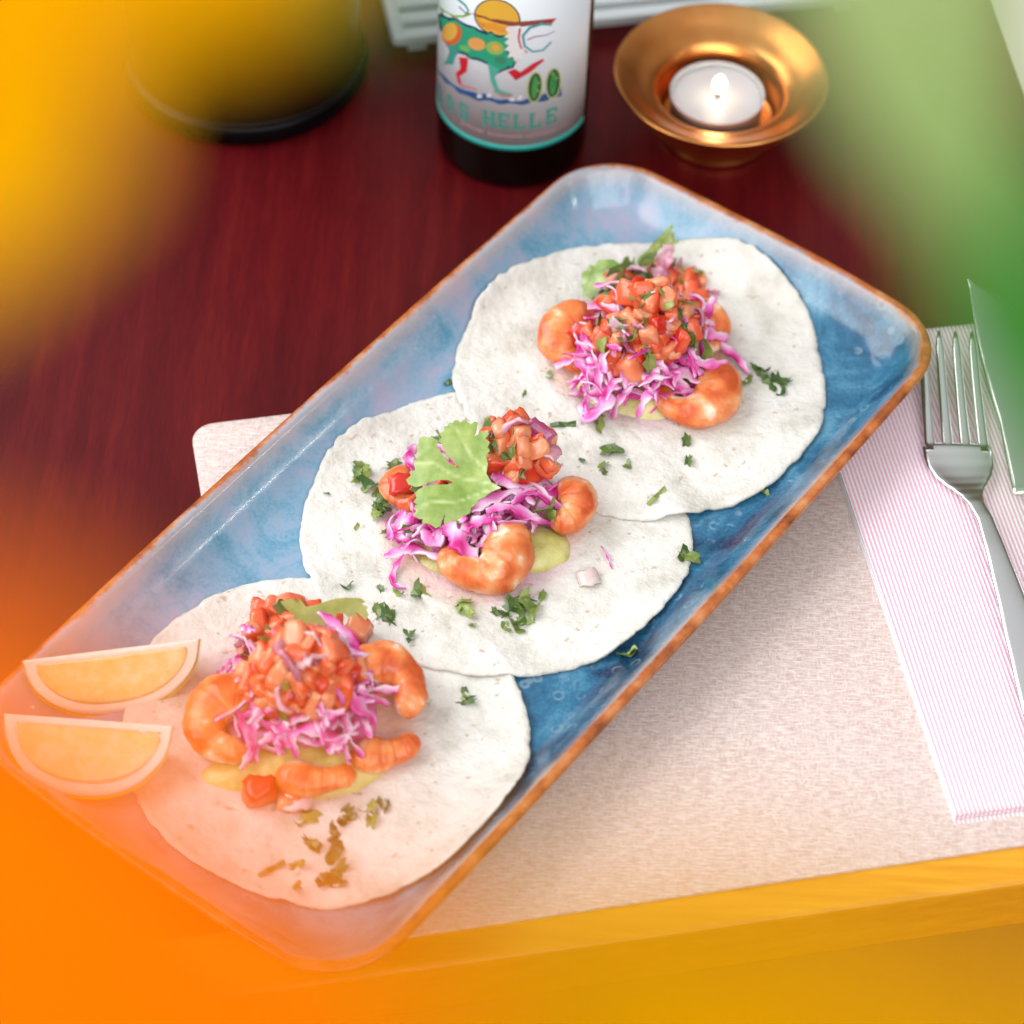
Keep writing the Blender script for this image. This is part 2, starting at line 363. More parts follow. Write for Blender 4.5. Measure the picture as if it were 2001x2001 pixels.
# ---------------------------------------------------------------- the plate
PC = Vector((-9.0, -24.2)); PTH = .961; PL, PW, PR = 381.2, 175.6, 31.0
pu = Vector((math.cos(PTH), math.sin(PTH))); pv = Vector((-pu.y, pu.x))
ZB = 1.5
PROF = [(30, 0, 1), (29.5, .2, 1), (26, .6, 1), (22, 1.2, 1), (17, 4, 1), (11, 9.5, 1), (5, 15, 1), (1.4, 18.8, 1), (.2, 20.8, .5), (0, 21.6, 0), (.3, 22.3, 0), (1.2, 22.8, 0), (2.4, 22.9, 0), (3.6, 22.4, 0),
        (4.6, 21.2, 0), (7, 18.2, 0), (10, 14.6, 0), (13, 11.6, 0), (16, 9.4, 0), (19, 8.0, 0), (22, 7.2, 0), (25, 6.8, 0), (27, 6.7, 0), (32, 6.6, 0), (40, 6.5, 0)]
def rr_point(s, k, N):                        # point k of N on the outline inset by s
    hl, hw = PL/2-s, PW/2-s; r = max(PR-s*.75, 6)
    seg = [('c', hl-r, hw-r, 0), ('s',), ('c', -hl+r, hw-r, 90), ('s',), ('c', -hl+r, -hw+r, 180), ('s',), ('c', hl-r, -hw+r, 270), ('s',)]
    nc = 16; per = [nc, (N-4*nc)//2*45//66, nc, 0, nc, (N-4*nc)//2*45//66, nc, 0]
    rest = (N-4*nc-2*per[1])//2; per[3] = per[7] = rest
    i = 0
    while k >= per[i]: k -= per[i]; i += 1
    if i % 2 == 0:
        _, cx, cy, a0 = seg[i]; a = math.radians(a0+90*k/nc); return cx+r*math.cos(a), cy+r*math.sin(a)
    A = seg[i-1]; B = seg[(i+1) % 8]
    a = math.radians(A[3]+90); p = Vector((A[1]+r*math.cos(a), A[2]+r*math.sin(a)))
    b = math.radians(B[3]); q = Vector((B[1]+r*math.cos(b), B[2]+r*math.sin(b)))
    w = p.lerp(q, k/per[i]); t_ = k/per[i]; bulge = 1.6*4*t_*(1-t_)*max(0, 1-s/30)
    nrm = Vector((math.cos(a), math.sin(a))); return w.x+nrm.x*bulge, w.y+nrm.y*bulge
N = 264; V = []; F = []; ins = []; acr = []; outr = []
def plate_vertex(a, b, z, s, o):
    wob = .5*nz((a, b, 0), .02)
    p = PC + pu*a + pv*b; V.append((p.x, p.y, ZB+z+wob*(s < 25))); ins.append(s if not o else 1.0); outr.append(o)
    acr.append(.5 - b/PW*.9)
for s, z, o in PROF:
    for k in range(N):
        a, b = rr_point(s, k, N); plate_vertex(a, b, z, s, o)
for i in range(len(PROF)-1):
    for k in range(N): F.append((i*N+k, i*N+(k+1) % N, (i+1)*N+(k+1) % N, (i+1)*N+k))
last = len(PROF)-1
for j, f in enumerate((.7, .4, .12)):
    for k in range(N):
        a, b = rr_point(40, k, N); plate_vertex(a*(.75+.25*f) if False else a*f if abs(a) < 1 else math.copysign(max(abs(a)-(1-f)*48, 0), a), b*f, 6.5, 40+20*(1-f), 0)
    for k in range(N): F.append(((last+j)*N+k, (last+j)*N+(k+1) % N, (last+j+1)*N+(k+1) % N, (last+j+1)*N+k))
F.append(tuple((last+3)*N+k for k in range(N)))
F.append(tuple(range(N))[::-1])
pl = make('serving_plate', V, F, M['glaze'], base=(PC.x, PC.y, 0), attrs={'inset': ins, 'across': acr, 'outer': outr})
tag(pl, 'long rectangular blue glazed plate with a rust orange rim', 'plate')
ps = np.array([p[0] for p in PROF[9:]]); pz = np.array([p[1] for p in PROF[9:]])
# ---------------------------------------------------------------- height field over the plate
GX0, GY0, GS, GN = -190., -240., 1.0, 400
gx, gy = np.meshgrid(GX0+np.arange(GN)*GS, GY0+np.arange(GN)*GS)
la = (gx-PC.x)*pu.x+(gy-PC.y)*pu.y; lb = (gx-PC.x)*pv.x+(gy-PC.y)*pv.y
qx = np.abs(la)-(PL/2-PR); qy = np.abs(lb)-(PW/2-PR)
sd = np.hypot(np.maximum(qx, 0), np.maximum(qy, 0))+np.minimum(np.maximum(qx, qy), 0)-PR
H = np.where(sd > 0, 0, ZB+np.interp(-sd, ps, pz))
def samp(A, x, y):
    fx = (x-GX0)/GS; fy = (y-GY0)/GS; i = int(min(max(fx, 0), GN-2)); j = int(min(max(fy, 0), GN-2)); fx -= i; fy -= j
    return float(A[j, i]*(1-fx)*(1-fy)+A[j, i+1]*fx*(1-fy)+A[j+1, i]*(1-fx)*fy+A[j+1, i+1]*fx*fy)
HEAPS = [Vector((0, 0))]*3
def tortilla(cx, cy, rx, ry, seed, label, heap, hr):
    global H
    def rad(a):
        r = 1 + .018*math.sin(2*a+seed) + .012*math.sin(3*a+seed*2.1) + .008*math.sin(5*a+seed*.7) + .007*math.sin(9*a+seed*3) + .006*nz((math.cos(a)*3, math.sin(a)*3, seed), 2.5)
        r -= .02*max(0, nz((math.cos(a)*9, math.sin(a)*9, seed), 1.5)) + .005*nz((math.cos(a)*30, math.sin(a)*30, seed), 1.2)
        return r
    ang = np.arctan2((gy-cy)/ry, (gx-cx)/rx)
    tabr = np.array([rad(a) for a in np.linspace(-PI, PI, 361)])
    d = np.hypot((gx-cx)/rx, (gy-cy)/ry)/np.interp(ang, np.linspace(-PI, PI, 361), tabr)
    m = d < 1.06
    Z = H.copy()
    for _ in range(70):
        B = (np.roll(Z, 1, 0)+np.roll(Z, -1, 0)+np.roll(Z, 1, 1)+np.roll(Z, -1, 1))/4
        Z = np.where(m, np.maximum(H, B), H)
    B = Z.copy()
    for _ in range(6): B = (B*2+np.roll(B, 1, 0)+np.roll(B, -1, 0)+np.roll(B, 1, 1)+np.roll(B, -1, 1))/6
    Z = np.where(m, np.maximum(B, H+.05), Z)
    NR, NA = 74, 300; V = []; F = []; st = []
    for side in (1, 0):
        for i in range(NR+1):
            r = (i/NR)**.8
            for k in range(NA):
                a = 2*PI*k/NA; a_ = a if a <= PI else a-2*PI
                R = rad(a_)*r; x = cx+rx*R*math.cos(a); y = cy+ry*R*math.sin(a)
                z = samp(Z, x, y)
                rip = .9*max(0, nz((x, y, 0), .05, seed)) + .38*abs(nz((x, y, 0), .18, seed)) + .14*nz((x, y, 0), .42, seed)
                lift = 2.6*max(0, nz((math.cos(a)*2, math.sin(a)*2, 0), 1.7, seed+5))*max(0, (r-.86)/.14)**2
                th = 1.5 if r < .985 else 1.5*max(.5, (1-r)/.015)
                zz = z + lift + (rip + th if side else .05)
                V.append((x, y, zz))
                dh = math.hypot(x-heap[0], y-heap[1]); st.append(max(0, min(1, (hr-dh)/9+.5*nz((x, y, 0), .06, seed)))*.55)
    L = (NR+1)*NA
    for sd_, off in ((1, 0), (0, L)):
        for i in range(NR):
            for k in range(NA):
                q = (off+i*NA+k, off+(i+1)*NA+k, off+(i+1)*NA+(k+1) % NA, off+i*NA+(k+1) % NA)
                F.append(q if sd_ else q[::-1])
    for k in range(NA): F.append((NR*NA+k, L+NR*NA+k, L+NR*NA+(k+1) % NA, NR*NA+(k+1) % NA))
    o = make('tortilla', V, F, M['tortilla'], base=(cx, cy, 8), attrs={'stain': st})
    tag(o, label, 'tortilla', 'tortillas overlapping on the plate')
    H = np.where(d < 1, Z+1.75, H)
    return o
hb = [back(1255, 700, 9), back(935, 1035, 9), back(600, 1390, 9)]
tortilla(-62, -113, 71.5, 71, 3.1, 'round corn tortilla nearest the citrus wedges, undermost of the three', hb[2], 42)
tortilla(-6, -17, 71.5, 71.5, 1.2, 'middle round corn tortilla, with one big flat coriander leaf on its heap', hb[1], 40)
tortilla(48.5, 65.5, 73.5, 73.5, 5.4, 'far right corn tortilla lying over the middle one, below the bottle and candle', hb[0], 40)
HT = H.copy()                                 # top of tortillas and plate
def mound(c, r, h, sx=1.0, sy=1.0, p=1.5):
    d = np.clip(np.hypot((gx-c[0])/sx, (gy-c[1])/sy)/r, 0, 1); return h*(1-d**p)
def hit(px, py, A):
    d = ray(px, py); t = (95-CAM.z)/d.z
    while True:
        q = CAM+d*t; h = samp(A, q.x, q.y)
        if q.z <= h or q.z < 0: return Vector((q.x, q.y, max(h, 0)))
        t += .4
def snap(px, py, A=None, off=0.0):
    p = hit(px, py, HT if A is None else A); return p - ray(px, py)*(off/abs(ray(px, py).z))
# ---------------------------------------------------------------- small food pieces
def dice_mesh(seed, kind='tomato', n=3):
    rnd = random.Random(seed); bm = bmesh.new(); bmesh.ops.create_cube(bm, size=1)
    for v_ in bm.verts: v_.co += Vector([rnd.uniform(-.24, .24) for _ in range(3)])
    bmesh.ops.subdivide_edges(bm, edges=bm.edges, cuts=n, use_grid_fill=True)
    for v_ in bm.verts:
        c_ = v_.co; L = max(abs(c_.x), abs(c_.y), abs(c_.z)); s_ = c_.length
        c_ *= (1 - .17*max(0, (s_-.52))/.35)
        c_ += c_.normalized()*(.17*mnoise.noise(c_*2.6+Vector((seed, 0, 0))) + .08*mnoise.noise(c_*6+Vector((0, seed, 0))))
    bmesh.ops.scale(bm, vec=Vector((1, rnd.uniform(.7, 1), rnd.uniform(.5, .9)))*MM, verts=bm.verts)
    me = bpy.data.meshes.new(kind+'_piece'); bm.to_mesh(me); bm.free()
    at = me.attributes.new('skin', 'FLOAT', 'POINT'); zm = max(v_.co.z for v_ in me.vertices)
    at.data.foreach_set('value', [.95-.95*max(0, min(1, v_.co.z/zm*1.6-.4)) + .3*mnoise.noise(v_.co*3000+Vector((seed, 0, 0))) for v_ in me.vertices])
    me.polygons.foreach_set('use_smooth', [True]*len(me.polygons)); me.materials.append(M[kind]); return me
TOM = [dice_mesh(i) for i in range(9)]
def onion_mesh(seed):
    rnd = random.Random(seed); V = []; F = []; n, m = 8, 5; w, l = rnd.uniform(.35, .5), 1.0
    for s_ in (0, 1):
        for i in range(n+1):
            for j in range(m+1):
                a = (i/n-.5)*1.5; x = math.sin(a)*.62; z = math.cos(a)*.62-.5+.12*s_
                y = (j/m-.5)*w*2*(1-.25*abs(i/n-.5)); V.append((x, y+.05*math.sin(i+seed), z+.04*math.sin(3*j+i)))
    L = (n+1)*(m+1)
    for s_, off in ((1, L), (0, 0)):
        for i in range(n):
            for j in range(m):
                q = (off+i*(m+1)+j, off+(i+1)*(m+1)+j, off+(i+1)*(m+1)+j+1, off+i*(m+1)+j+1); F.append(q if s_ else q[::-1])
    per = [i*(m+1) for i in range(n+1)]+[n*(m+1)+j for j in range(1, m+1)]+[i*(m+1)+m for i in range(n-1, -1, -1)]+[j for j in range(m-1, 0, -1)]
    for a_, b_ in zip(per, per[1:]+per[:1]): F.append((a_, b_, b_+L, a_+L))
    return mesh_of('onion_piece', V, F, M['onion'])
ONI = [onion_mesh(i) for i in range(4)]
def ribbon_mesh(path, width, thick=1.0, twist=0.0, seed=0, name='cabbage', nrm=None, mat=None, taper=True, base=(0, 0, 0)):
    n = 22; P = catmull(path, n); V = []; ed = []; F = []; m = 5; ups = nrm or Vector((0, 0, 1))
    for i, p in enumerate(P):
        t_ = (P[min(i+1, n-1)]-P[max(i-1, 0)]).normalized(); s_ = t_.cross(ups)
        s_ = s_.normalized() if s_.length > .1 else Vector((1, 0, 0)); k = s_.cross(t_).normalized()
        a = twist*i/n*2 + .5*math.sin(i*.5+seed); s2 = s_*math.cos(a)+k*math.sin(a); k2 = k*math.cos(a)-s_*math.sin(a)
        w = width*(1 if not taper else (.35+.65*math.sin(PI*min(1, max(0, (i+1)/(n+1)))**.8)))*(1+.25*math.sin(i*1.1+seed*2)+.15*math.sin(i*2.3+seed))
        for j in range(m+1):
            f = j/m-.5; V.append(p+s2*(f*w)+k2*(thick*.5+.25*w*(f*f)*math.sin(seed*3+i*.25)*1.6)); ed.append(.12+.95*abs(f+.5 if seed % 2 < 1 else .5-f)+.3*math.sin(i*.7+seed*1.7))
        for j in range(m, -1, -1):
            f = j/m-.5; V.append(p+s2*(f*w)+k2*(-thick*.5+.25*w*(f*f)*math.sin(seed*3+i*.25)*1.6)); ed.append(.12+.95*abs(f+.5 if seed % 2 < 1 else .5-f)+.3*math.sin(i*.7+seed*1.7))
    q = 2*(m+1)
    for i in range(n-1):
        for j in range(q): F.append((i*q+j, i*q+(j+1) % q, (i+1)*q+(j+1) % q, (i+1)*q+j))
    F += [tuple(range(q))[::-1], tuple((n-1)*q+k for k in range(q))]
    return mesh_of(name, V, F, mat or M['cabbage'], base=base, attrs={'edge': ed})
CAB = []
for i in range(8):
    rnd = random.Random(50+i); L = rnd.uniform(.8, 1.25)*15; c_ = rnd.uniform(.2, .6)
    pth = [(-L, rnd.uniform(-4, 4), rnd.uniform(-2, 1)), (-L*.4, rnd.uniform(-4, 4), rnd.uniform(1, 4)), (L*.3, rnd.uniform(-5, 5), rnd.uniform(1, 4)), (L, rnd.uniform(-6, 6), rnd.uniform(-4, 1))]
    CAB.append(ribbon_mesh(pth, rnd.uniform(3.4, 5.8), .8, rnd.uniform(-1, 1), i))
def flake_mesh(seed, stalk=False):
    rnd = random.Random(900+seed); n = rnd.randint(6, 9); O = []
    for k in range(n*2):
        a = PI*k/n; r = (1 if k % 2 == 0 else rnd.uniform(.72, .95))*rnd.uniform(.62, 1.08)
        O.append((r*math.cos(a)*.5*(1.5), r*math.sin(a)*.5*.75))
    if stalk: O = [(-.9, -.12), (-.3, -.15), (.3, -.11), (.9, -.14), (.92, .1), (.3, .14), (-.3, .11), (-.9, .13)]
    P, T = fill2d(O, .3); f1, f2 = rnd.uniform(-.8, .8), rnd.uniform(-.8, .8); V = []
    n0 = len(P)
    for sgn in (1, -1):
        for x, y in P:
            z = .5*abs(x*f1+y*f2*1.4)+.12*math.sin(5*x+seed)+.10*math.sin(7*y+seed*2) + sgn*(.02 if not stalk else .1); V.append((x, y, z))
    F = [t_ for t_ in T]+[tuple(a+n0 for a in t_[::-1]) for t_ in T]+[((k+1) % len(O), k, k+n0, (k+1) % len(O)+n0) for k in range(len(O))]
    return mesh_of('herb_flake', V, F, M['herb'], smooth=False)
FLK = [flake_mesh(i) for i in range(8)]; STK = flake_mesh(3, True)
def where(p, k):
    d = Vector(p)-Vector((*hb[k].to_2d(), 9)); sx = d.dot(ix); sy = d.dot(iy)
    h = 'far left' if sx < -18 else 'centre left' if sx < -6 else 'centre' if sx < 6 else 'centre right' if sx < 18 else 'far right'
    w = 'lowest' if sy < -4 else 'low' if sy < 5 else 'middle' if sy < 14 else 'high' if sy < 22 else 'topmost'
    return 'in the '+w+' '+h
def piece(name, me, p, size, label, cat, group, tilt=PI, rz=None, rx=None):
    o = link(name, me, p, rot=(rx if rx is not None else random.uniform(-tilt, tilt), random.uniform(-tilt, tilt), random.uniform(0, 2*PI) if rz is None else rz), sc=size)
    return tag(o, label, cat, group)
PLACE = ['far tortilla', 'middle tortilla', 'near tortilla']
def tomato(p, s, k, **kw): return piece('tomato_dice', random.choice(TOM), p, s*1.08, 'diced tomato '+where(p, k)+' of the '+PLACE[k]+' heap', 'tomato', 'diced tomato on the '+PLACE[k], **kw)
def onion(p, s, k, **kw): return piece('onion_piece', random.choice(ONI), p, s, 'chopped onion '+where(p, k)+' of the '+PLACE[k]+' heap', 'onion', 'chopped onion on the '+PLACE[k], **kw)
def cab(p, s, k, **kw): return piece('cabbage_shred', random.choice(CAB), p, s, 'pink cabbage shred '+where(p, k)+' of the '+PLACE[k]+' heap', 'cabbage', 'cabbage shreds on the '+PLACE[k], tilt=.7, **kw)
def flake(p, s, k, heap=False, **kw):
    dd = Vector(p).to_2d()-hb[k].to_2d(); a = int((math.degrees(math.atan2(dd.y, dd.x)) % 360+22.5)//45) % 8
    side = ['right', 'rear right', 'rear', 'rear left', 'left', 'front left', 'front', 'front right'][a]
    w = ('coriander bit '+where(p, k)+' of the ') if heap else ('loose coriander flake '+('close to the heap' if dd.length < 42 else 'near the rim')+' at the '+side+' of the ')
    return piece('herb_flake', random.choice(FLK), p, s, w+PLACE[k], 'herb', ('coriander bits in the heap on the ' if heap else 'loose coriander flakes on the ')+PLACE[k], **kw)
def strand(k, pix, A, off, width, label=None, seed=None, twist=.4, thick=1.0, mat=None, name='cabbage_shred', cat='cabbage'):
    P = [snap(x, y, A, o_) for (x, y), o_ in zip(pix, off if hasattr(off, '__len__') else [off]*len(pix))]
    me = ribbon_mesh(P, width*1.15, thick, twist, random.randint(0, 40) if seed is None else seed, name, nrm=Vector((0, -.4, .9)), mat=mat, base=P[0])
    o = link(name, me, P[0])
    if label: return tag(o, label, cat)
    return tag(o, 'long pink cabbage shred '+where(P[len(P)//2], k)+' of the '+PLACE[k]+' heap', cat, 'cabbage shreds on the '+PLACE[k])
def shrimp(px, py, A, R, tr, a0, sweep, label, squash=.85, lift=0.0, tilt=(0, 0), taper=.42, seed=0):
    squash *= .86
    c_ = hit(px, py, A); n, m = 84, 30; V = []; pale = []; F = []; grooves = [.22, .40, .57, .73, .87]
    nose = tr*.9/(R*abs(sweep))
    for i in range(n+1):
        t_ = i/n; r = tr*(.80+.28*math.sin(PI*min(1, t_*1.5+.12)))*(1-(1-taper)*max(0, t_-.35)/.65)
        if t_ < nose: r *= math.sqrt(max(.0, 1-((nose-t_)/nose)**2))
        e_ = nose*taper*.9
        if t_ > 1-e_: r *= math.sqrt(max(0, 1-((t_-1+e_)/e_)**2))
        gr = sum(math.exp(-((t_-g)/.016)**2) for g in grooves); seg = 0
        for g in grooves: seg += (t_ > g)
        a = a0+sweep*t_
        Rr = R*(1+.10*(1-t_))
        for k in range(m):
            b = 2*PI*k/m; out = math.cos(b); upc = math.sin(b)
            rr = r*(1-.022*gr)*(1-.03*math.exp(-((b-.9)/.22)**2))
            p0 = Vector((math.cos(a), math.sin(a), 0))
            q = p0*(Rr+max(out*rr, -R*.86)) + Vector((0, 0, upc*rr*squash+tr*squash*.92))
            q += (p0*out+Vector((0, 0, upc)))*(tr*.13*nz(q, .11, seed*3.1)+tr*.045*nz(q, .4, seed))
            z = q.z; x, y = q.x, q.y
            q = Vector((x, y*math.cos(tilt[0])-z*math.sin(tilt[0]), y*math.sin(tilt[0])+z*math.cos(tilt[0])))
            q = Vector((q.x*math.cos(tilt[1])+q.z*math.sin(tilt[1]), q.y, -q.x*math.sin(tilt[1])+q.z*math.cos(tilt[1])))
            V.append(c_+q+Vector((0, 0, lift)))
            pale.append(.36+.2*max(0, -out)+.75*nz((x, y, z*1.5), .13, seed)+.3*max(0, nz((x, y, z), .6, seed+2))-.15*gr)
    for i in range(n):
        for k in range(m): F.append((i*m+k, (i+1)*m+k, (i+1)*m+(k+1) % m, i*m+(k+1) % m))
    o = make('shrimp', V, F, M['shrimp'], base=c_, attrs={'pale': pale})
    return tag(o, label, 'shrimp', 'cooked shrimps on the tortillas')
def blob(name, px, py, A, rx, ry, h, mat, label, cat, seed, rot=0):
    c_ = hit(px, py, A); V = []; F = []; n, m = 14, 48
    for i in range(n+1):
        r = i/n
        for k in range(m):
            a = 2*PI*k/m; rr = r*(1+.16*nz((math.cos(a), math.sin(a), seed), 1.6))
            x = rr*rx*math.cos(a); y = rr*ry*math.sin(a); X = c_.x+x*math.cos(rot)-y*math.sin(rot); Y = c_.y+x*math.sin(rot)+y*math.cos(rot)
            V.append((X, Y, samp(A, X, Y)+h*(1-r**3)+.8*nz((X, Y, 0), .2, seed)*(1-r*r)+(.3 if i < n else -.4)))
    for i in range(n):
        for k in range(m): F.append((i*m+k, (i+1)*m+k, (i+1)*m+(k+1) % m, i*m+(k+1) % m))
    return tag(make(name, V, F, mat, base=c_, attrs={'edge': [.45+.5*nz(q_, .35, seed) for q_ in V]}), label, cat)
def leaf(pix, off0, slope, label, seed, A, mat='leaf', curl=1.2, scale=1.0, org=(0, 0), step=2.0, veins=True, nrm=None, thick=.35, root=None):
    P = [(org[0]+x*scale, org[1]+y*scale) for x, y in pix]
    cx = sum(p[0] for p in P)/len(P); cy = sum(p[1] for p in P)/len(P)
    c_ = snap(cx, cy, A, off0); nn = Vector(nrm or slope).normalized()
    e1 = Vector((1, 0, 0)); e1 = (e1-nn*e1.dot(nn)).normalized(); e2 = nn.cross(e1)
    O = []
    for x, y in P:
        d = ray(x, y); t_ = (c_-CAM).dot(nn)/d.dot(nn); q = CAM+d*t_-c_; O.append((q.dot(e1), q.dot(e2)))
    Q, T = fill2d(O, step); n0 = len(Q); V = []
    for sgn in (1, -1):
        for x, y in Q:
            z = curl*(math.sin(x*.22+seed)+.8*math.sin(y*.27+seed*2))+.35*nz((x, y, 0), .35, seed)
            V.append(c_+e1*x+e2*y+nn*(z+sgn*thick/2))
    nb_ = len(O)
    rx_, ry_ = root or (max(pix, key=lambda p: p[0]+p[1]))
    d = ray(org[0]+rx_*scale, org[1]+ry_*scale); t_ = (c_-CAM).dot(nn)/d.dot(nn); q = CAM+d*t_-c_; r0 = (q.dot(e1), q.dot(e2))
    vein = []
    for x, y in Q:
        a_ = math.atan2(y-r0[1], x-r0[0]); dd = math.hypot(x-r0[0], y-r0[1])
        vein.append(max(0, 1-abs(math.sin(a_*5.5+.25*math.sin(dd*.3)))*dd*.28) if dd > .5 else 1)
    for sg_ in (0, 1):
        for q_ in range(n0): V[sg_*n0+q_] = V[sg_*n0+q_]-nn*(.25*vein[q_])
    vein = vein*2+[0]*(2*nb_)
    V += V[:nb_]+V[n0:n0+nb_]; n1 = 2*n0
    F = [t_ for t_ in T]+[tuple(a+n0 for a in t_[::-1]) for t_ in T]+[(n1+(k+1) % nb_, n1+k, n1+k+nb_, n1+(k+1) % nb_+nb_) for k in range(nb_)]
    return tag(make('coriander_leaf', V, F, M[mat], base=c_, attrs={'vein': vein}), label, 'leaf')
def scatter(poly, n, A, fn, k, s0, s1, off=(-1, 1), mind=0):
    xs = [p[0] for p in poly]; ys = [p[1] for p in poly]; got = []; tries = 0
    while len(got) < n and tries < n*60:
        tries += 1
        x, y = random.uniform(min(xs), max(xs)), random.uniform(min(ys), max(ys))
        if not inside_poly(x, y, poly) or any(math.hypot(x-a, y-b) < mind for a, b in got): continue
        got.append((x, y)); fn(snap(x, y, A, random.uniform(*off)), random.uniform(s0, s1), k)
def back_side(c_, r, h, A, n, k):             # the far side of a heap, which this camera hardly sees
    for i in range(n):
        a = random.uniform(.1*PI, .9*PI); d = random.uniform(.25, .85)*r
        x = c_[0]+d*math.cos(a); y = c_[1]+d*math.sin(a); z = samp(A, x, y)
        (tomato if d < .55*r else cab)(Vector((x, y, z-1)), random.uniform(6.5, 9) if d < .55*r else random.uniform(.7, 1), k)
# ================================================================ taco on the far tortilla
c1 = back(1258, 705, 9)
A1 = HT+mound(c1, 33, 30, 1, .85, 1.7)
A1s = HT+mound(c1, 24, 12, 1, 1)
blob('guacamole', 1245, 735, HT, 26, 22, 7, M['guac'], 'green guacamole smear under the shrimps on the far tortilla', 'guacamole', 2)
blob('slaw_mound', 1255, 712, HT, 23, 19, 19, M['cabbage'], 'packed cabbage under the salsa on the far tortilla', 'cabbage', 5)
shrimp(1345, 778, HT, 10.2, 8.6, math.radians(75), -math.radians(318), 'plump curled shrimp at the front of the far tortilla', seed=1, tilt=(.10, 0), squash=.9)
shrimp(1128, 690, HT, 8.6, 8.4, math.radians(60), math.radians(300), 'curled shrimp at the left side of the far heap', seed=2, tilt=(.25, .15), squash=.95, lift=1)
shrimp(1362, 664, HT, 9, 7.2, math.radians(180), -math.radians(250), 'pale shrimp at the right rear of the far heap, mostly covered', seed=3, tilt=(.2, -.1), lift=1)
cabpoly1 = [(1135, 620), (1128, 700), (1145, 740), (1140, 790), (1185, 800), (1255, 770), (1330, 775), (1385, 740), (1360, 690), (1340, 640), (1355, 600), (1390, 605), (1300, 560), (1180, 580)]
scatter([(1150, 730), (1150, 790), (1200, 790), (1260, 765), (1330, 775), (1375, 735), (1340, 690), (1270, 735), (1200, 740)], 18, A1, cab, 0, .45, .8, (1, 3.0), 14)
scatter(cabpoly1, 70, A1, cab, 0, .5, .85, (-3, 1.0), 9)
tompoly1 = [(1160, 640), (1150, 600), (1200, 540), (1270, 520), (1310, 500), (1360, 540), (1395, 575), (1380, 630), (1330, 680), (1285, 720), (1215, 735), (1185, 690), (1130, 660)]
A1t = HT+mound(c1, 33, 40, 1, .8, 1.6)
scatter(tompoly1, 62, A1t, tomato, 0, 6.0, 10.5, (-2.5, .8), 12)
scatter(tompoly1, 12, A1t, onion, 0, 7, 11, (0, 2.0), 22)
for x, y, s in [(1200, 628, 9), (1232, 660, 9), (1260, 690, 8), (1180, 680, 8), (1240, 538, 8), (1265, 545, 7), (1225, 540, 9), (1245, 583, 8), (1290, 575, 6), (1350, 530, 9), (1310, 510, 8), (1270, 715, 9), (1360, 675, 10), (1375, 690, 9), (1350, 665, 8), (1170, 590, 6), (1300, 600, 6), (1215, 650, 6), (1330, 560, 8)]:
    flake(snap(x, y, A1t, 2.2), s, 0, True)
for x, y in [(1222, 545), (1232, 530), (1212, 550), (1240, 548), (1250, 525), (1262, 540), (1275, 530), (1220, 560), (1235, 560)]:
    flake(snap(x, y, A1t, random.uniform(1.5, 4)), random.uniform(5, 8), 0, True)
random.seed(77)
for _i in range(16):
    x, y = random.uniform(1160, 1380), random.uniform(540, 720)
    if inside_poly(x, y, tompoly1): flake(snap(x, y, A1t, random.uniform(1.5, 3)), random.uniform(4, 7.5), 0, True)
# hand laid slaw strands
for pix, off, w in [([(1145, 655), (1130, 700), (1150, 740), (1135, 765)], 2, 3.2), ([(1165, 720), (1150, 760), (1175, 790)], 3, 4.5),
                    ([(1180, 735), (1230, 770), (1290, 775), (1330, 790)], 1.5, 3.4), ([(1300, 735), (1330, 725), (1360, 745), (1385, 738)], 3, 3.2),
                    ([(1345, 625), (1325, 660), (1330, 700), (1355, 720)], 3, 2.6), ([(1150, 700), (1190, 750), (1215, 760)], 3, 3.5),
                    ([(1140, 590), (1132, 620), (1150, 640)], 3, 3.4), ([(1375, 590), (1400, 600), (1402, 612)], 2, 2.6),
                    ([(1290, 715), (1280, 740), (1320, 755), (1345, 780)], 3, 3.2), ([(1225, 750), (1260, 735), (1300, 745)], 3, 3.6)]:
    strand(0, pix, A1, off, w)
strand(0, [(1135, 790), (1150, 815), (1185, 790), (1180, 765), (1150, 770)], HT, [2, 3, 8, 9, 5], 5.0, 'broad pink cabbage curl at the lower left of the far heap', 4, .2)
strand(0, [(1372, 663), (1405, 672), (1440, 700), (1463, 730)], HT, [5, 6, 4, 1.5], 3.0, 'thin magenta onion sliver reaching right from the far heap', 1, .1, 1.4)
strand(0, [(1308, 478), (1300, 505), (1288, 540), (1276, 572)], A1t, [12, 9, 6, 3], 5.4, 'upright lilac onion strip on top of the far heap', 0, .0, .7, M['onion'], 'onion_strip', 'onion')
Z3 = .3106; O3 = (1000, 400)
leaf([(440, 430), (470, 420), (490, 380), (530, 390), (545, 350), (590, 350), (640, 345), (680, 375), (640, 400), (600, 420), (580, 460), (600, 480), (590, 520), (560, 545), (520, 580), (500, 600), (470, 575), (440, 570), (450, 540), (435, 510), (460, 490), (440, 460)],
     8, (-.3, -.35, .9), 'bright green lobed coriander leaf at the upper left of the far heap', 1, A1t, scale=Z3, org=O3)
leaf([(580, 465), (610, 410), (660, 380), (690, 370), (710, 330), (735, 325), (745, 355), (780, 365), (740, 390), (700, 400), (680, 430), (640, 440), (590, 470)],
     7, (.4, -.2, .9), 'folded olive coriander leaf beside the bright one on the far heap', 2, A1t, 'herb', scale=Z3, org=O3)
leaf([(785, 365), (800, 330), (850, 290), (900, 230), (950, 180), (1000, 125), (1020, 130), (1000, 170), (1010, 230), (930, 280), (870, 330), (830, 370)],
     12, (-.2, -.75, .6), 'upright green coriander leaf at the peak of the far heap', 3, A1t, scale=Z3, org=O3)
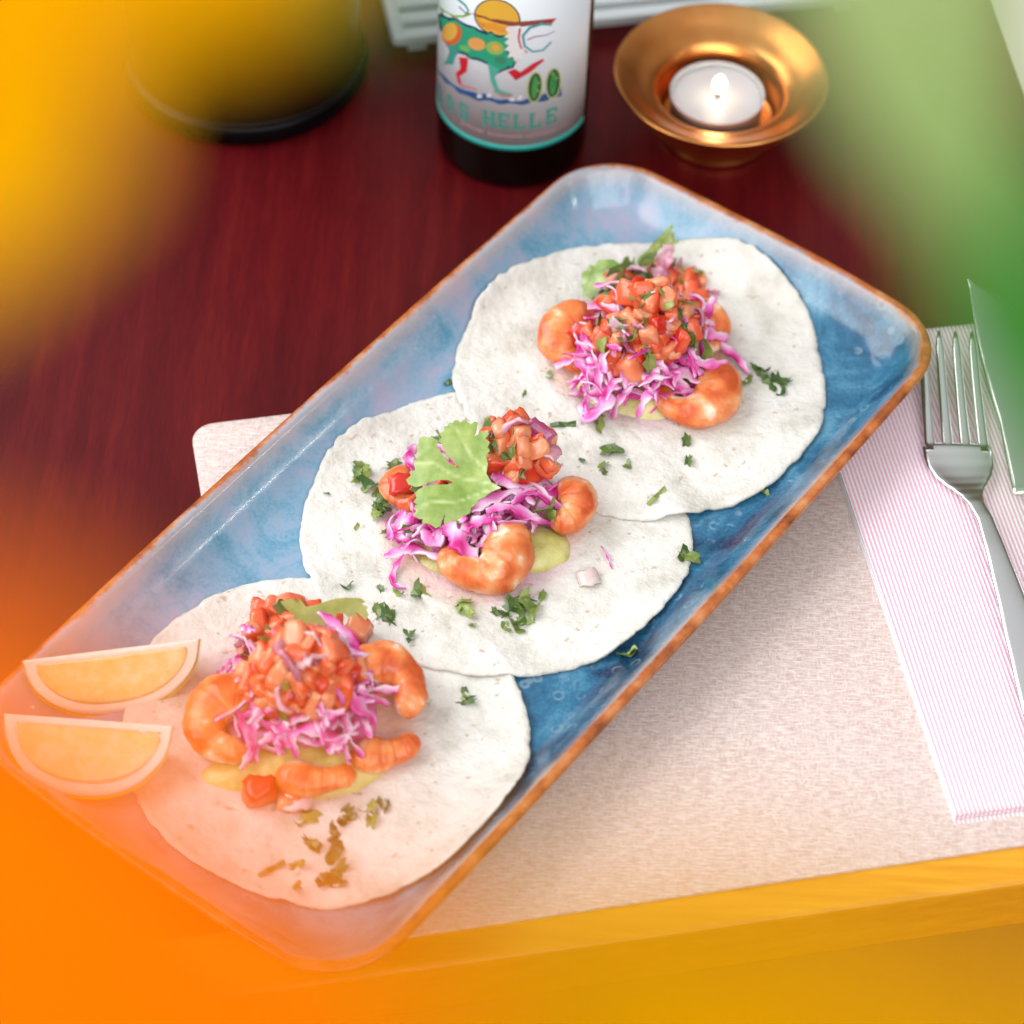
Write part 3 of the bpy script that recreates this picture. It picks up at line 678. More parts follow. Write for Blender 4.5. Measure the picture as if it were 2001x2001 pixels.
leaf([(790, 370), (830, 320), (900, 290), (925, 290), (900, 350), (850, 390), (800, 385)],
     9, (.2, -.75, .6), 'dark underside of a coriander leaf at the peak of the far heap', 4, A1t, 'herb', scale=Z3, org=O3)
leaf([(1020, 170), (1035, 180), (1030, 220), (1060, 235), (1030, 255), (1005, 300), (990, 280), (1005, 220)],
     12, (.2, -.75, .6), 'thin dark coriander tip right of the upright leaf', 5, A1t, 'herb', scale=Z3, org=O3)
back_side(c1, 30, 30, A1, 26, 0)
# ================================================================ taco on the middle tortilla
c2 = back(935, 1015, 9)
A2 = HT+mound(c2, 33, 19, 1.05, .85, 1.8)
blob('guacamole', 1040, 1072, HT, 15, 11, 5, M['guac'], 'guacamole showing between the two shrimps of the middle tortilla', 'guacamole', 4)
blob('guacamole', 920, 1060, HT, 25, 17, 5, M['guac'], 'guacamole under the cabbage on the middle tortilla', 'guacamole', 6)
blob('slaw_mound', 930, 1030, HT, 24, 17, 13, M['cabbage'], 'packed cabbage under the leaf of the middle tortilla', 'cabbage', 8)
shrimp(932, 1102, HT, 9.2, 10.4, math.radians(70), -math.radians(265), 'big orange curled shrimp at the front of the middle tortilla', seed=4, tilt=(.15, 0), squash=1, taper=.6)
shrimp(1080, 1016, HT, 6.6, 9.4, math.radians(95), -math.radians(200), 'rounded orange shrimp at the right of the middle heap', seed=5, tilt=(.1, .1), squash=1, lift=1, taper=.7)
shrimp(800, 975, HT, 6, 5.0, math.radians(80), math.radians(240), 'orange shrimp tip at the left of the middle heap', seed=6, lift=2, taper=.7)
cabpoly2 = [(790, 1000), (770, 1040), (810, 1080), (900, 1095), (960, 1060), (1010, 1010), (1085, 1000), (1075, 940), (1060, 910), (980, 930), (900, 980)]
scatter(cabpoly2, 54, A2, cab, 1, .5, .85, (-3, 1), 9)
A2t = HT+mound(back(1005, 950, 9), 22, 30, 1, .8, 1.7)
tompoly2 = [(950, 860), (965, 835), (1000, 822), (1040, 830), (1065, 860), (1080, 900), (1060, 925), (1010, 945), (965, 940), (950, 910)]
scatter(tompoly2, 26, A2t, tomato, 1, 7.0, 11.0, (-2, 1.5), 15)
scatter(tompoly2, 5, A2t, onion, 1, 8, 11, (0, 2), 22)
onion(snap(1052, 850, A2t, 3), 12, 1, rz=.4); onion(snap(1070, 888, A2t, 3), 10, 1); onion(snap(1010, 838, A2t, 4), 11, 1)
scatter([(860, 900), (900, 880), (930, 920), (900, 960), (850, 960)], 10, HT+mound(c2, 30, 18, 1, .9), tomato, 1, 6, 7.5, (-2, 0), 12)
tomato(snap(790, 955, HT, 6), 11, 1); tomato(snap(805, 985, HT, 5), 9, 1)
for x, y, s in [(970, 850, 10), (985, 880, 10), (1005, 872, 8), (1015, 850, 7), (963, 885, 9), (1010, 925, 9), (1070, 998, 10), (1078, 1008, 7), (1097, 953, 6), (930, 1070, 6), (1001, 1120, 7), (800, 1035, 6), (960, 838, 8), (865, 858, 8), (862, 870, 7), (940, 860, 8), (820, 958, 8), (822, 965, 7)]:
    flake(snap(x, y, A2t if y < 950 else A2, 4.5 if y > 950 and x > 980 else 2.5), s, 1, True)
for pix, off, w in [([(752, 1088), (800, 1075), (850, 1085), (900, 1100)], 3, 3.6), ([(775, 1060), (800, 1015), (830, 1005), (850, 1040)], 3, 4),
                    ([(960, 930), (1010, 950), (1050, 940), (1065, 915)], 4, 4), ([(1000, 985), (1040, 960), (1080, 985), (1130, 998)], 5, 2.8),
                    ([(920, 1000), (960, 975), (1010, 960), (1045, 985)], 4, 4), ([(950, 1000), (990, 990), (1040, 1010), (1080, 1025)], 5, 3.6),
                    ([(930, 1070), (960, 1050), (955, 1010), (990, 1030)], 4, 4), ([(820, 1030), (850, 1060), (870, 1030), (900, 1050)], 4, 4.4),
                    ([(810, 870), (800, 900), (810, 930)], 8, 3.5), ([(1060, 905), (1050, 935), (1075, 960)], 5, 5), ([(790, 1000), (775, 1040), (800, 1060)], 4, 3.2),
                    ([(900, 1040), (930, 1020), (980, 1010)], 5, 4)]:
    strand(1, pix, A2, off, w)
strand(1, [(872, 1025), (895, 1055), (920, 1090), (935, 1105)], A2, [6, 7, 6, 4], 6.2, 'broad white cabbage ribbon in front of the middle heap', 3, .05, 1.3)
strand(1, [(790, 1085), (772, 1110), (768, 1140), (793, 1150)], HT, [3, 2, 1.2, 1], 1.8, 'thin magenta cabbage thread curling down left of the middle heap', 1, .2, 1.0)
Z4 = .3106; O4 = (650, 750)
LEAF2 = [(1060, 655), (1000, 620), (965, 560), (975, 500), (965, 450), (990, 420), (975, 400), (990, 370), (960, 345), (985, 320), (975, 290), (945, 300), (930, 290), (915, 320), (890, 330), (905, 290), (910, 240), (890, 232), (870, 250), (850, 240), (840, 225), (820, 225), (805, 240), (790, 228), (765, 230), (755, 250), (735, 245), (725, 268), (700, 272), (705, 300), (675, 320), (690, 345), (670, 365), (690, 385), (700, 420), (720, 450), (760, 490), (800, 525), (775, 524), (720, 485), (690, 445), (660, 400), (665, 360), (640, 355), (630, 335), (605, 345), (580, 335), (545, 345), (545, 375), (530, 400), (535, 430), (545, 450), (520, 480), (510, 500), (520, 540), (480, 550), (490, 575), (460, 600), (475, 630), (500, 640), (520, 650), (560, 645), (600, 625), (660, 608), (720, 605), (765, 620), (720, 635), (660, 637), (600, 642), (560, 658), (540, 670), (520, 690), (530, 720), (510, 745), (535, 765), (505, 785), (530, 800), (505, 830), (540, 850), (570, 855), (565, 885), (595, 880), (620, 890), (650, 910), (680, 895), (690, 860), (710, 820), (700, 870), (705, 895), (740, 900), (780, 860), (800, 885), (810, 840), (830, 830), (865, 810), (870, 780), (900, 760), (920, 730), (960, 710), (1000, 680)]
leaf(LEAF2, 15.5, (-.12, -.45, .88), 'big flat yellow green coriander leaf on top of the middle heap', 2.5, A2, curl=.8, scale=Z4, org=O4, step=1.3, root=(1060, 655))
_om = ONI[1].copy(); _om.materials.clear(); _om.materials.append(food('pale_onion', [(.3, lin((206, 176, 176))), (.7, lin((232, 216, 208)))], 120, .25, .5, (1, .8, .8), .004, vary=0)); piece('onion_piece', _om, snap(1150, 1132, HT, .6), 9.5, 'pale square onion piece lying alone on the right of the middle tortilla', 'onion', None, tilt=.15, rz=.3)
piece('cabbage_shred', CAB[2], snap(1192, 1088, HT, .5), .3, 'tiny pink cabbage scrap right of the middle heap', 'cabbage', None, tilt=.2)
back_side(c2, 28, 20, A2, 18, 1)
# ================================================================ taco on the near tortilla
c3 = back(600, 1395, 9)
A3 = HT+mound(c3, 34, 30, 1, .85, 1.8)
A3t = HT+mound(c3, 30, 40, 1, .85, 1.7)
blob('guacamole', 585, 1500, HT, 31, 13, 6, M['guac'], 'long guacamole smear in front of the near heap', 'guacamole', 9, .1)
blob('slaw_mound', 600, 1405, HT, 25, 19, 18, M['cabbage'], 'packed cabbage under the salsa of the near tortilla', 'cabbage', 10)
shrimp(450, 1450, HT, 8.5, 10.5, math.radians(20), math.radians(290), 'curled shrimp at the left of the near heap beside the wedges', seed=7, tilt=(.1, .1), squash=1, lift=2, taper=.6)
shrimp(752, 1388, HT, 9.6, 10.0, math.radians(165), -math.radians(215), 'large curled orange shrimp at the right of the near heap', seed=8, tilt=(.15, -.1), squash=1.05, lift=2, taper=.6)
shrimp(640, 1400, HT, 30, 6.6, math.radians(242), math.radians(52), 'straight shrimp tail lying in front of the near heap', seed=10, squash=.9, taper=.9, lift=1)
shrimp(735, 1395, HT, 20, 6.4, math.radians(250), math.radians(70), 'shrimp tail with a white tip at the lower right of the near heap', seed=11, squash=.9, taper=.8)
cabpoly3 = [(430, 1310), (445, 1400), (490, 1480), (560, 1440), (640, 1470), (700, 1440), (750, 1380), (720, 1290), (640, 1330), (520, 1340), (480, 1260)]
scatter(cabpoly3, 74, A3, cab, 2, .5, .85, (-3, 1), 10)
tompoly3 = [(465, 1290), (500, 1215), (545, 1180), (600, 1190), (665, 1220), (700, 1270), (705, 1310), (670, 1350), (600, 1390), (540, 1400), (490, 1360), (470, 1330)]
scatter(tompoly3, 64, A3t, tomato, 2, 7.0, 11.5, (-2.5, 1), 16)
scatter(tompoly3, 10, A3t, onion, 2, 8, 12, (0, 2.2), 26)
onion(snap(575, 1285, A3t, 3), 15, 2, rz=1.5); onion(snap(605, 1300, A3t, 3), 12, 2)
tomato(snap(700, 1232, HT, 4), 10, 2); tomato(snap(690, 1240, HT, 3), 9, 2)
for x, y, s in [(525, 1250, 9), (530, 1265, 10), (485, 1285, 12), (495, 1275, 9), (520, 1310, 7), (560, 1330, 7), (545, 1395, 8), (560, 1205, 10), (550, 1200, 8), (675, 1248, 9), (520, 1225, 8), (590, 1360, 6), (640, 1260, 7)]:
    flake(snap(x, y, A3t, 2.4), s, 2, True)
for pix, off, w in [([(455, 1305), (448, 1350), (465, 1400), (470, 1440)], 4, 3.8), ([(465, 1320), (460, 1370), (480, 1420), (490, 1490)], 4, 3.2),
                    ([(500, 1400), (495, 1440), (503, 1490)], 4, 3), ([(560, 1440), (600, 1425), (650, 1440), (700, 1430)], 4, 3.8), ([(700, 1340), (720, 1360), (760, 1375)], 5, 3.2),
                    ([(410, 1335), (435, 1315), (450, 1300)], 5, 3), ([(640, 1470), (665, 1450), (700, 1410)], 4, 3.6), ([(620, 1380), (640, 1400), (632, 1430)], 5, 4),
                    ([(655, 1350), (690, 1370), (720, 1400), (735, 1410)], 5, 5), ([(470, 1225), (485, 1230), (500, 1232)], 12, 3.2), ([(560, 1410), (555, 1440), (575, 1465)], 4, 3.6),
                    ([(690, 1265), (715, 1270), (725, 1282)], 3, 3.6)]:
    strand(2, pix, A3, off, w)
Z5 = .3364; O5 = (300, 1130)
leaf([(735, 135), (790, 120), (850, 122), (885, 165), (940, 155), (1000, 135), (1060, 118), (1120, 112), (1200, 115), (1230, 135), (1210, 150), (1245, 165), (1235, 185), (1250, 210), (1235, 245), (1200, 215), (1170, 190), (1190, 235), (1160, 220), (1130, 225), (1110, 205), (1065, 200), (1060, 240), (1050, 265), (1035, 250), (1020, 285), (1000, 280), (985, 320), (960, 300), (935, 305), (900, 290), (870, 300), (830, 290), (785, 280), (800, 240), (820, 215), (770, 180)],
     17, (0, -.62, .78), 'wide coriander leaf at the top of the near heap', 1.4, A3t, 'leaf_hazed', curl=.8, scale=Z5, org=O5, step=2.4)
tomato(snap(512, 1548, HT, 4), 10, 2, tilt=.3); tomato(snap(500, 1530, HT, 3), 8, 2, tilt=.3)
piece('onion_piece', ONI[2], snap(578, 1555, HT, 2), 14, 'pinkish onion slice in front of the near heap beside a tomato wedge', 'onion', None, tilt=.2, rz=0)
tomato(snap(565, 1570, HT, 1), 10, 2)
back_side(c3, 30, 30, A3, 26, 2)
# ---------------------------------------------------------------- loose herb flakes
for k, L in ((0, [(1025, 770, 5), (1074, 737, 6), (1149, 757, 8), (1163, 820, 11), (1172, 835, 9), (1185, 881, 10), (1200, 884, 9), (1342, 863, 8), (1443, 751, 6), (1461, 745, 7), (1485, 727, 10), (1490, 722, 8), (1500, 748, 11), (1520, 752, 12), (1530, 748, 8), (1177, 912, 7), (1182, 922, 5), (1226, 912, 7), (1345, 903, 7), (1138, 901, 4), (1495, 963, 5), (1084, 878, 4)]),
             (1, [(709, 915, 10), (705, 930, 11), (716, 945, 10), (722, 950, 9), (700, 925, 8), (768, 915, 9), (770, 912, 8), (737, 964, 7), (743, 990, 12), (750, 1000, 11), (738, 1005, 10), (752, 985, 9), (757, 1042, 9), (764, 1046, 6), (697, 1031, 4), (679, 1147, 6), (743, 1151, 5), (779, 1161, 6), (815, 1160, 11), (828, 1152, 11), (905, 1180, 9), (912, 1195, 10), (900, 1190, 7), (923, 1222, 4), (1000, 1190, 13), (1010, 1200, 13), (1020, 1180, 13), (1035, 1190, 11), (1045, 1195, 10), (1028, 1172, 10), (1000, 1178, 9), (1005, 1225, 11), (990, 1230, 8), (1025, 1215, 9), (985, 1200, 8), (965, 1195, 6), (1060, 1166, 6), (799, 1240, 7), (803, 1250, 6), (740, 1196, 9), (755, 1204, 10), (765, 1208, 7), (1335, 1085, 9), (1348, 1092, 10), (1225, 1282, 9), (1236, 1274, 8), (638, 965, 4), (874, 751, 5)]),
             (2, [(912, 1360, 7), (915, 1372, 8), (908, 1365, 6), (675, 1592, 10), (682, 1598, 8), (720, 1582, 9), (728, 1600, 10), (740, 1575, 8), (755, 1577, 8), (653, 1628, 9), (610, 1650, 9), (622, 1658, 9), (655, 1668, 12), (583, 1692, 7), (645, 1715, 12), (660, 1705, 11), (655, 1725, 8), (581, 1732, 7), (600, 1585, 10), (612, 1597, 10), (583, 1611, 6), (565, 1582, 7)])):
    for x, y, s in L: flake(snap(x, y, HT, .3), s*.72, k, tilt=.5)
for x, y, k, rz in ((1100, 831, 0, .1), (1283, 971, 0, .9), (532, 1698, 2, .6)):
    tag(link('herb_stalk', STK, snap(x, y, HT, .4), rot=(.1, 0, rz), sc=5.5), 'short cut coriander stalk on the '+PLACE[k]+(', near its front edge' if y == 971 else ' beside the flakes'), 'herb')
# ---------------------------------------------------------------- citrus wedges
def wedge(p0, p1, depth, dih, roll_, label, name='citrus_wedge'):
    """p0,p1 = ends of the ridge (world mm); depth = radius of the fruit; dih = opening angle; roll_ = turn about the ridge"""
    c_ = (p0+p1)/2; ax = (p1-p0); L = ax.length/2; ax.normalize()
    dn = Vector((0, 0, -1)); dn = (dn-ax*dn.dot(ax)).normalized(); sd_ = ax.cross(dn)
    rootb = c_+dn*depth*.5
    root_ = empty(name, rootb, label, 'citrus wedge', 'citrus wedges on the plate corner')
    def P(x, r, a): return c_+ax*x+(dn*math.cos(a)+sd_*math.sin(a))*r
    def rad(x): return depth*math.sqrt(max(0, 1-(abs(x)/L)**2.3))
    n = 40; a0, a1 = roll_-dih/2, roll_+dih/2
    V = []; F = []; m = 14                     # rind
    for th in (0, 1.1):
        for i in range(n+1):
            x = -L+2*L*i/n
            for k in range(m+1): V.append(P(x*(1-.02*(th > 0)), max(rad(x)-th, 0), a0+(a1-a0)*k/m))
    off = (n+1)*(m+1)
    for i in range(n):
        for k in range(m):
            q = (i*(m+1)+k, (i+1)*(m+1)+k, (i+1)*(m+1)+k+1, i*(m+1)+k+1); F.append(q); F.append(tuple(x+off for x in q[::-1]))
        for k in (0, m): F.append((i*(m+1)+k, (i+1)*(m+1)+k, (i+1)*(m+1)+k+off, i*(m+1)+k+off))
    make('rind', V, F, M['rind'], base=rootb, parent=root_)
    for nm, fr, (b0, b1), bulge in (('pith', (0, 1), (a0, a1), 0), ('flesh', (.12, .80), (a0-.012, a1+.012), .3)):
        V = []; F = []; m = 10                 # two cut faces joined by the curved back
        for i in range(n+1):
            x = (-L+2*L*i/n)*(.98 if nm == 'pith' else .84)
            R_ = max(rad(x)-1.05, .01) if nm == 'pith' else max(rad(x/.84*.97)*.80, .01)
            lo = .0 if nm == 'pith' else min(2.4, R_*.5)
            ring_ = []
            for k in range(m+1):
                r = lo+(R_-lo)*k/m; q = P(x, r, b0); nrm = (dn*math.cos(b0-PI/2)+sd_*math.sin(b0-PI/2))
                ring_.append(q+nrm*(bulge*math.sin(PI*k/m)*math.sin(PI*i/n)+(.12*nz(q, .5) if bulge else 0)))
            for k in range(1, 8): ring_.append(P(x, R_, b0+(b1-b0)*k/8))
            for k in range(m, -1, -1):
                r = lo+(R_-lo)*k/m; q = P(x, r, b1); nrm = (dn*math.cos(b1+PI/2)+sd_*math.sin(b1+PI/2))
                ring_.append(q+nrm*(bulge*math.sin(PI*k/m)*math.sin(PI*i/n)+(.12*nz(q, .5) if bulge else 0)))
            V += ring_
        w = len(ring_)
        for i in range(n):
            for k in range(w): F.append((i*w+k, i*w+(k+1) % w, (i+1)*w+(k+1) % w, (i+1)*w+k))
        F += [tuple(range(w))[::-1], tuple(n*w+k for k in range(w))]
        make(nm, V, F, M[nm], base=rootb, parent=root_)
    return root_
def ridge(pa, za, pb, zb): return back(*pa, za), back(*pb, zb)
p0, p1 = ridge((42, 1290), 34, (393, 1248), 30)
wedge(p0, p1, 27, math.radians(58), math.radians(8), 'citrus wedge standing on its rind, the one farther back')
p0, p1 = ridge((6, 1392), 34, (343, 1418), 25)
wedge(p0, p1, 27, math.radians(58), math.radians(-30), 'citrus wedge lying in front of the other with its cut face up')
# ---------------------------------------------------------------- napkin
na = back(1640, 925, 4); nb_ = back(1867, 1598, 4); ntl = back(1800, 646, 3); nt2 = back(1890, 640, 3)
nd = (nb_-na).to_2d().normalized(); nn = Vector((-nd.y, nd.x)); nn = nn if nn.x > 0 else -nn
nlen = 250; base_n = nb_.to_2d()
nap = empty('napkin', (base_n.x, base_n.y, 1.5), 'folded white paper napkin with fine pink ribs under the fork and knife', 'napkin')
nfar = (nb_.to_2d()-ntl.to_2d()).dot(nd)*-1
Ln = abs((ntl.to_2d()-base_n).dot(nd)); WID = 96; rb = 1.62
for ly, (dz, ex, ew) in enumerate(((1.5, -1.2, 0), (2.5, .6, .3), (3.5, 1.2, .7))):
    V = []; rib = []; F = []; nx = int(WID/rb*6); ny = 60
    skew = nn
    for j in range(ny+1):
        for i in range(nx+1):
            w = ew+i/nx*(WID-ew); l = ex+j/ny*(Ln-ex)
            p = base_n-nd*l+nn*w
            ph = math.cos(2*PI*(w-ew)/rb+.5*math.sin(l*.8+w*.3)*.35); a = (ph+1)/2
            V.append((p.x, p.y, dz+.34*a+.12*nz((w, l, 0), .8)+.6*nz((w, l, 0), .02, 4))); rib.append(a)
    for j in range(ny):
        for i in range(nx): F.append((j*(nx+1)+i, j*(nx+1)+i+1, (j+1)*(nx+1)+i+1, (j+1)*(nx+1)+i))
    o = make('napkin_layer', V, F, M['napkin'], base=nap.location/MM, parent=nap, attrs={'rib': rib})
    so = o.modifiers.new('thick', 'SOLIDIFY'); so.thickness = .0007; so.offset = -1
# ---------------------------------------------------------------- fork and knife
def sheet(rows, zf, thick, mat, name, parent, basev, m=10, cup=0.0):
    """rows: (centre2d, side2d, halfwidth, z, cup)"""
    V = []; F = []
    for sgn in (1, -1):
        for c_, s_, hw, z, cu in rows:
            for k in range(m+1):
                f = 2*k/m-1; p = c_+s_*(f*hw)
                e_ = (1-abs(f)**4) if thick < 2 else math.sqrt(max(0, 1-f*f))
                V.append((p.x, p.y, z+cu*f*f+sgn*thick*.5*(e_*.8+.2)))
    n = len(rows); L = n*(m+1)
    for sgn, off in ((1, 0), (-1, L)):
        for i in range(n-1):
            for k in range(m):
                q = (off+i*(m+1)+k, off+(i+1)*(m+1)+k, off+(i+1)*(m+1)+k+1, off+i*(m+1)+k+1); F.append(q if sgn < 0 else q[::-1])
    for i in range(n-1):
        for k in (0, m): F.append((i*(m+1)+k, (i+1)*(m+1)+k, L+(i+1)*(m+1)+k, L+i*(m+1)+k))
    for i in (0, n-1):
        for k in range(m): F.append((i*(m+1)+k, i*(m+1)+k+1, L+i*(m+1)+k+1, L+i*(m+1)+k))
    return make(name, V, F, mat, base=basev, parent=parent)
ZN = 4.6
ftip = back(1850, 642, ZN+9).to_2d(); fsh = back(1870, 872, ZN+2).to_2d(); fneck = back(1928, 985, ZN+4).to_2d(); fhan = back(2003, 1235, ZN+8).to_2d()
fd = (ftip-fsh).normalized(); fs = Vector((fd.y, -fd.x))
fork = empty('fork', (fneck.x, fneck.y, ZN), 'steel fork with four tines lying on the napkin beside the knife', 'fork')
fb = fork.location/MM
Lt = (ftip-fsh).length
HWS = 13.0
for i in range(4):                            # tines
    o_ = (i-1.5)*HWS*2/4*1.06; rows = []
    for j in range(15):
        t_ = j/14; c_ = fsh+fd*(Lt*t_-2.5)+fs*(o_*(1-.05*t_)); z = ZN+1.5+2.0*(1-t_)*0+8.0*t_**1.7
        rows.append((c_, fs, (2.3-.7*t_) if j < 13 else (1.3 if j == 13 else .45), z, 0))
    sheet(rows, 0, 1.9, M['steel'], 'tine', fork, fb, 6)
rows = []
prof = [(-1.5, 12.9, .9, 0), (.5, 13.3, 1.4, 0), (5, 13.3, .9, .6), (10, 12.8, .5, 1.3), (15, 11.2, .6, 1.8), (19, 8.8, 1.2, 1.4), (23, 6.0, 2.3, .7), (27, 4.2, 3.6, .2), (32, 3.2, 4.8, 0), (40, 3.2, 5.6, 0), (55, 3.9, 6.0, 0), (75, 5.2, 5.4, 0), (100, 7.0, 4.2, 0), (125, 8.6, 3.0, 0), (140, 8.8, 2.4, 0), (148, 6.5, 2.2, 0), (151, 2, 2.2, 0)]
hd = (fhan-fsh).normalized()
pts = []
for d, hw, z, cu in prof:
    w = min(1, d/40); dr = (-fd*(1-w)+hd*w).normalized(); c_ = fsh+dr*d; s_ = Vector((-dr.y, dr.x)); s_ = s_ if s_.x > 0 else -s_
    pts.append((c_, s_, hw, ZN+z, cu))
dense = []
for i in range(len(pts)-1):
    for q in range(4):
        f = q/4; f2 = f*f*(3-2*f)*.5+f*.5
        dense.append((pts[i][0].lerp(pts[i+1][0], f), pts[i][1].lerp(pts[i+1][1], f), pts[i][2]*(1-f2)+pts[i+1][2]*f2, pts[i][3]*(1-f2)+pts[i+1][3]*f2, pts[i][4]*(1-f)+pts[i+1][4]*f))
dense.append(pts[-1])
sheet(dense, 0, 2.6, M['steel'], 'handle', fork, fb, 14)
# knife
kt = back(1893, 548, ZN+1).to_2d(); kn_ = back(1938, 812, ZN+1).to_2d(); kb = back(1978, 955, ZN+1).to_2d()
kd = (kb-kt).normalized(); ks = Vector((-kd.y, kd.x)); ks = ks if ks.x > 0 else -ks
knife = empty('table_knife', (kt.x, kt.y, ZN), 'broad bladed steel table knife right of the fork under the green leaf', 'knife')
kbv = knife.location/MM; Lk = (kb-kt).length+3; rows = []
for j in range(40):
    t_ = j/39; d = Lk*t_
    left = -1.6*math.sin(PI*min(t_*1.5, 1)) - .0*t_ + (kn_-kt-kd*((kn_-kt).dot(kd))).dot(ks)*0
    wd = 24*(1-(1-min(t_*3.2, 1))**2.2) if t_ < .92 else 24-20*((t_-.92)/.08)**2
    cx_ = kt+kd*d+ks*(left+wd/2); rows.append((cx_, ks, max(wd/2, .3), ZN+1.2, 0))
sheet(rows, 0, 1.5, M['steel'], 'blade', knife, kbv, 10)
rows = []
for j in range(30):
    t_ = j/29; cx_ = kt+kd*(Lk-3+t_*105)+ks*(13.5); rows.append((cx_, ks, 4.2+3.2*t_, ZN+2.8, 0))
sheet(rows, 0, 4.5, M['steel'], 'handle', knife, kbv, 10)
# ---------------------------------------------------------------- bottle
BC = back(1006, 372, 0); BC = Vector((BC.x-2.6, BC.y+30.5, 0)); BR = 31.6
bot = empty('beer_bottle', BC, 'dark brown glass beer bottle with a white picture label', 'bottle')
prof = [(0, 2.5), (22, 2.2), (26, .4), (28.5, .5), (30.6, 2.2), (31.4, 5), (BR, 8), (BR, 60), (BR, 112), (30.5, 124), (27, 138), (21, 152), (16.5, 165), (14.5, 180), (13.4, 205), (13, 222), (14.2, 224), (14.2, 230), (13, 232), (0, 232)]
V, F = lathe(prof, BC, 96); make('glass_body', V, F, M['bottle'], base=BC, parent=bot)
def cyl(px, py, r=BR):
    d = ray(px, py); o_ = CAM-BC; a = d.x*d.x+d.y*d.y; b = o_.x*d.x+o_.y*d.y; c_ = o_.x**2+o_.y**2-r*r; q = b*b-a*c_
    if q < 0: q = 0
    t_ = (-b-math.sqrt(q))/a; p = CAM+d*t_; return math.atan2(p.x-BC.x, -(p.y-BC.y)), p.z
def cpt(a, z, r): return (BC.x+r*math.sin(a), BC.y-r*math.cos(a), z)
zl = cyl(1000, 294)[1]; aR = cyl(1139, 236)[0]
def band(name, z0, z1, a0, a1, r, mat, parent, n=72, m=1):
    V = [cpt(a0+(a1-a0)*i/n, z, r) for z in (z0, z1) for i in range(n+1)]
    V += [cpt(a0+(a1-a0)*i/n, z, r-.12) for z in (z0, z1) for i in range(n+1)]
    k = n+1; F = [(i, i+1, k+i+1, k+i) for i in range(n)]
    F += [(i, 2*k+i, 2*k+i+1, i+1) for i in range(n)]+[(k+i, k+i+1, 3*k+i+1, 3*k+i) for i in range(n)]
    F += [(0, k, 3*k, 2*k), (n, n+2*k, k+n+2*k, k+n)]
    return make(name, V, F, mat, base=BC, parent=parent)
lab = band('label', zl, zl+92, -2.35, aR, BR+.25, M['label'], bot)
ZS, ZO = .28468, (750, 0)
def art(name, pix, c, off, zoomed=True, step=2.5):
    Q = [cyl(ZO[0]+x*ZS, ZO[1]+y*ZS) if zoomed else (x, y) for x, y in pix]
    O = [(a*BR, z) for a, z in Q]
    P2, T = fill2d(O, step); V = [cpt(x/BR, z, BR+.25+off) for x, z in P2]
    o = make(name, V, T, ink(c), base=BC, parent=None, smooth=True)
    o.parent = lab; o.location = (0, 0, 0); return o
def ell(cx, cy, rx, ry, rot=0, n=22):
    r = math.radians(rot); return [(cx+rx*math.cos(a)*math.cos(r)-ry*math.sin(a)*math.sin(r), cy+rx*math.cos(a)*math.sin(r)+ry*math.sin(a)*math.cos(r)) for a in [2*PI*k/n for k in range(n)]]
def stroke(pts, w0, w1=None):
    w1 = w0 if w1 is None else w1; L = []; Rr = []; n = len(pts)
    for i, p in enumerate(pts):
        a = Vector(pts[max(i-1, 0)]); b = Vector(pts[min(i+1, n-1)]); d = (b-a).normalized(); w = (w0+(w1-w0)*i/(n-1))/2
        L.append((p[0]-d.y*w, p[1]+d.x*w)); Rr.append((p[0]+d.y*w, p[1]-d.x*w))
    return L+Rr[::-1]
DK = (28, 60, 92); TEAL = (38, 160, 140)
art('sun_rim', ell(780, 118, 162, 126, 18), DK, .04)
art('sun', ell(780, 118, 152, 117, 18), (240, 190, 66), .07)
art('sun_shade', [(640, 110), (760, 150), (890, 170), (880, 210), (800, 225), (710, 200), (655, 160)], (236, 160, 60), .09)
art('animal_outline', [(375, 90), (400, 82), (500, 120), (620, 178), (740, 213), (850, 240), (885, 300), (845, 330), (885, 385), (915, 412), (890, 462), (825, 482), (765, 512), (715, 440), (600, 402), (520, 362), (478, 382), (420, 285), (385, 185)], DK, .10)
art('animal_body', [(390, 100), (500, 132), (620, 190), (740, 225), (840, 250), (870, 300), (830, 330), (870, 390), (900, 412), (880, 450), (820, 470), (765, 500), (720, 430), (600, 390), (520, 350), (480, 370), (430, 280), (402, 180)], (44, 166, 128), .13)
art('patch_rim', ell(470, 230, 68, 78, 20), (226, 104, 58), .16); art('patch', ell(458, 215, 50, 64, 20), (236, 186, 84), .18)
art('patch', ell(640, 298, 60, 42, 15), (232, 168, 90), .16); art('patch', ell(765, 325, 62, 46, 15), (150, 190, 96), .16); art('patch', ell(770, 322, 30, 22, 15), (232, 172, 84), .18)
art('patch', ell(560, 330, 40, 20, 25), (110, 190, 110), .16); art('patch', ell(800, 410, 40, 25, 15), (60, 140, 110), .16)
art('hind_leg', [(430, 270), (480, 300), (512, 350), (490, 400), (480, 440), (415, 442), (440, 400), (455, 350)], (70, 160, 150), .15)
art('red_leg', [(520, 388), (582, 396), (572, 490), (524, 520), (536, 575), (516, 568), (498, 500), (532, 468)], (206, 30, 50), .15)
art('leg_line', stroke([(516, 560), (545, 590), (600, 600), (640, 612)], 12, 6), (214, 80, 120), .15)
art('front_leg', [(715, 425), (800, 475), (762, 525), (790, 610), (880, 640), (885, 660), (775, 640), (738, 560)], (80, 176, 160), .15)
art('foot', stroke([(760, 620), (810, 650), (880, 655)], 14, 10), (200, 90, 90), .17)
art('red_leg', [(850, 488), (900, 468), (935, 492), (1020, 432), (1088, 400), (1098, 412), (1005, 492), (905, 548)], (206, 30, 50), .16)
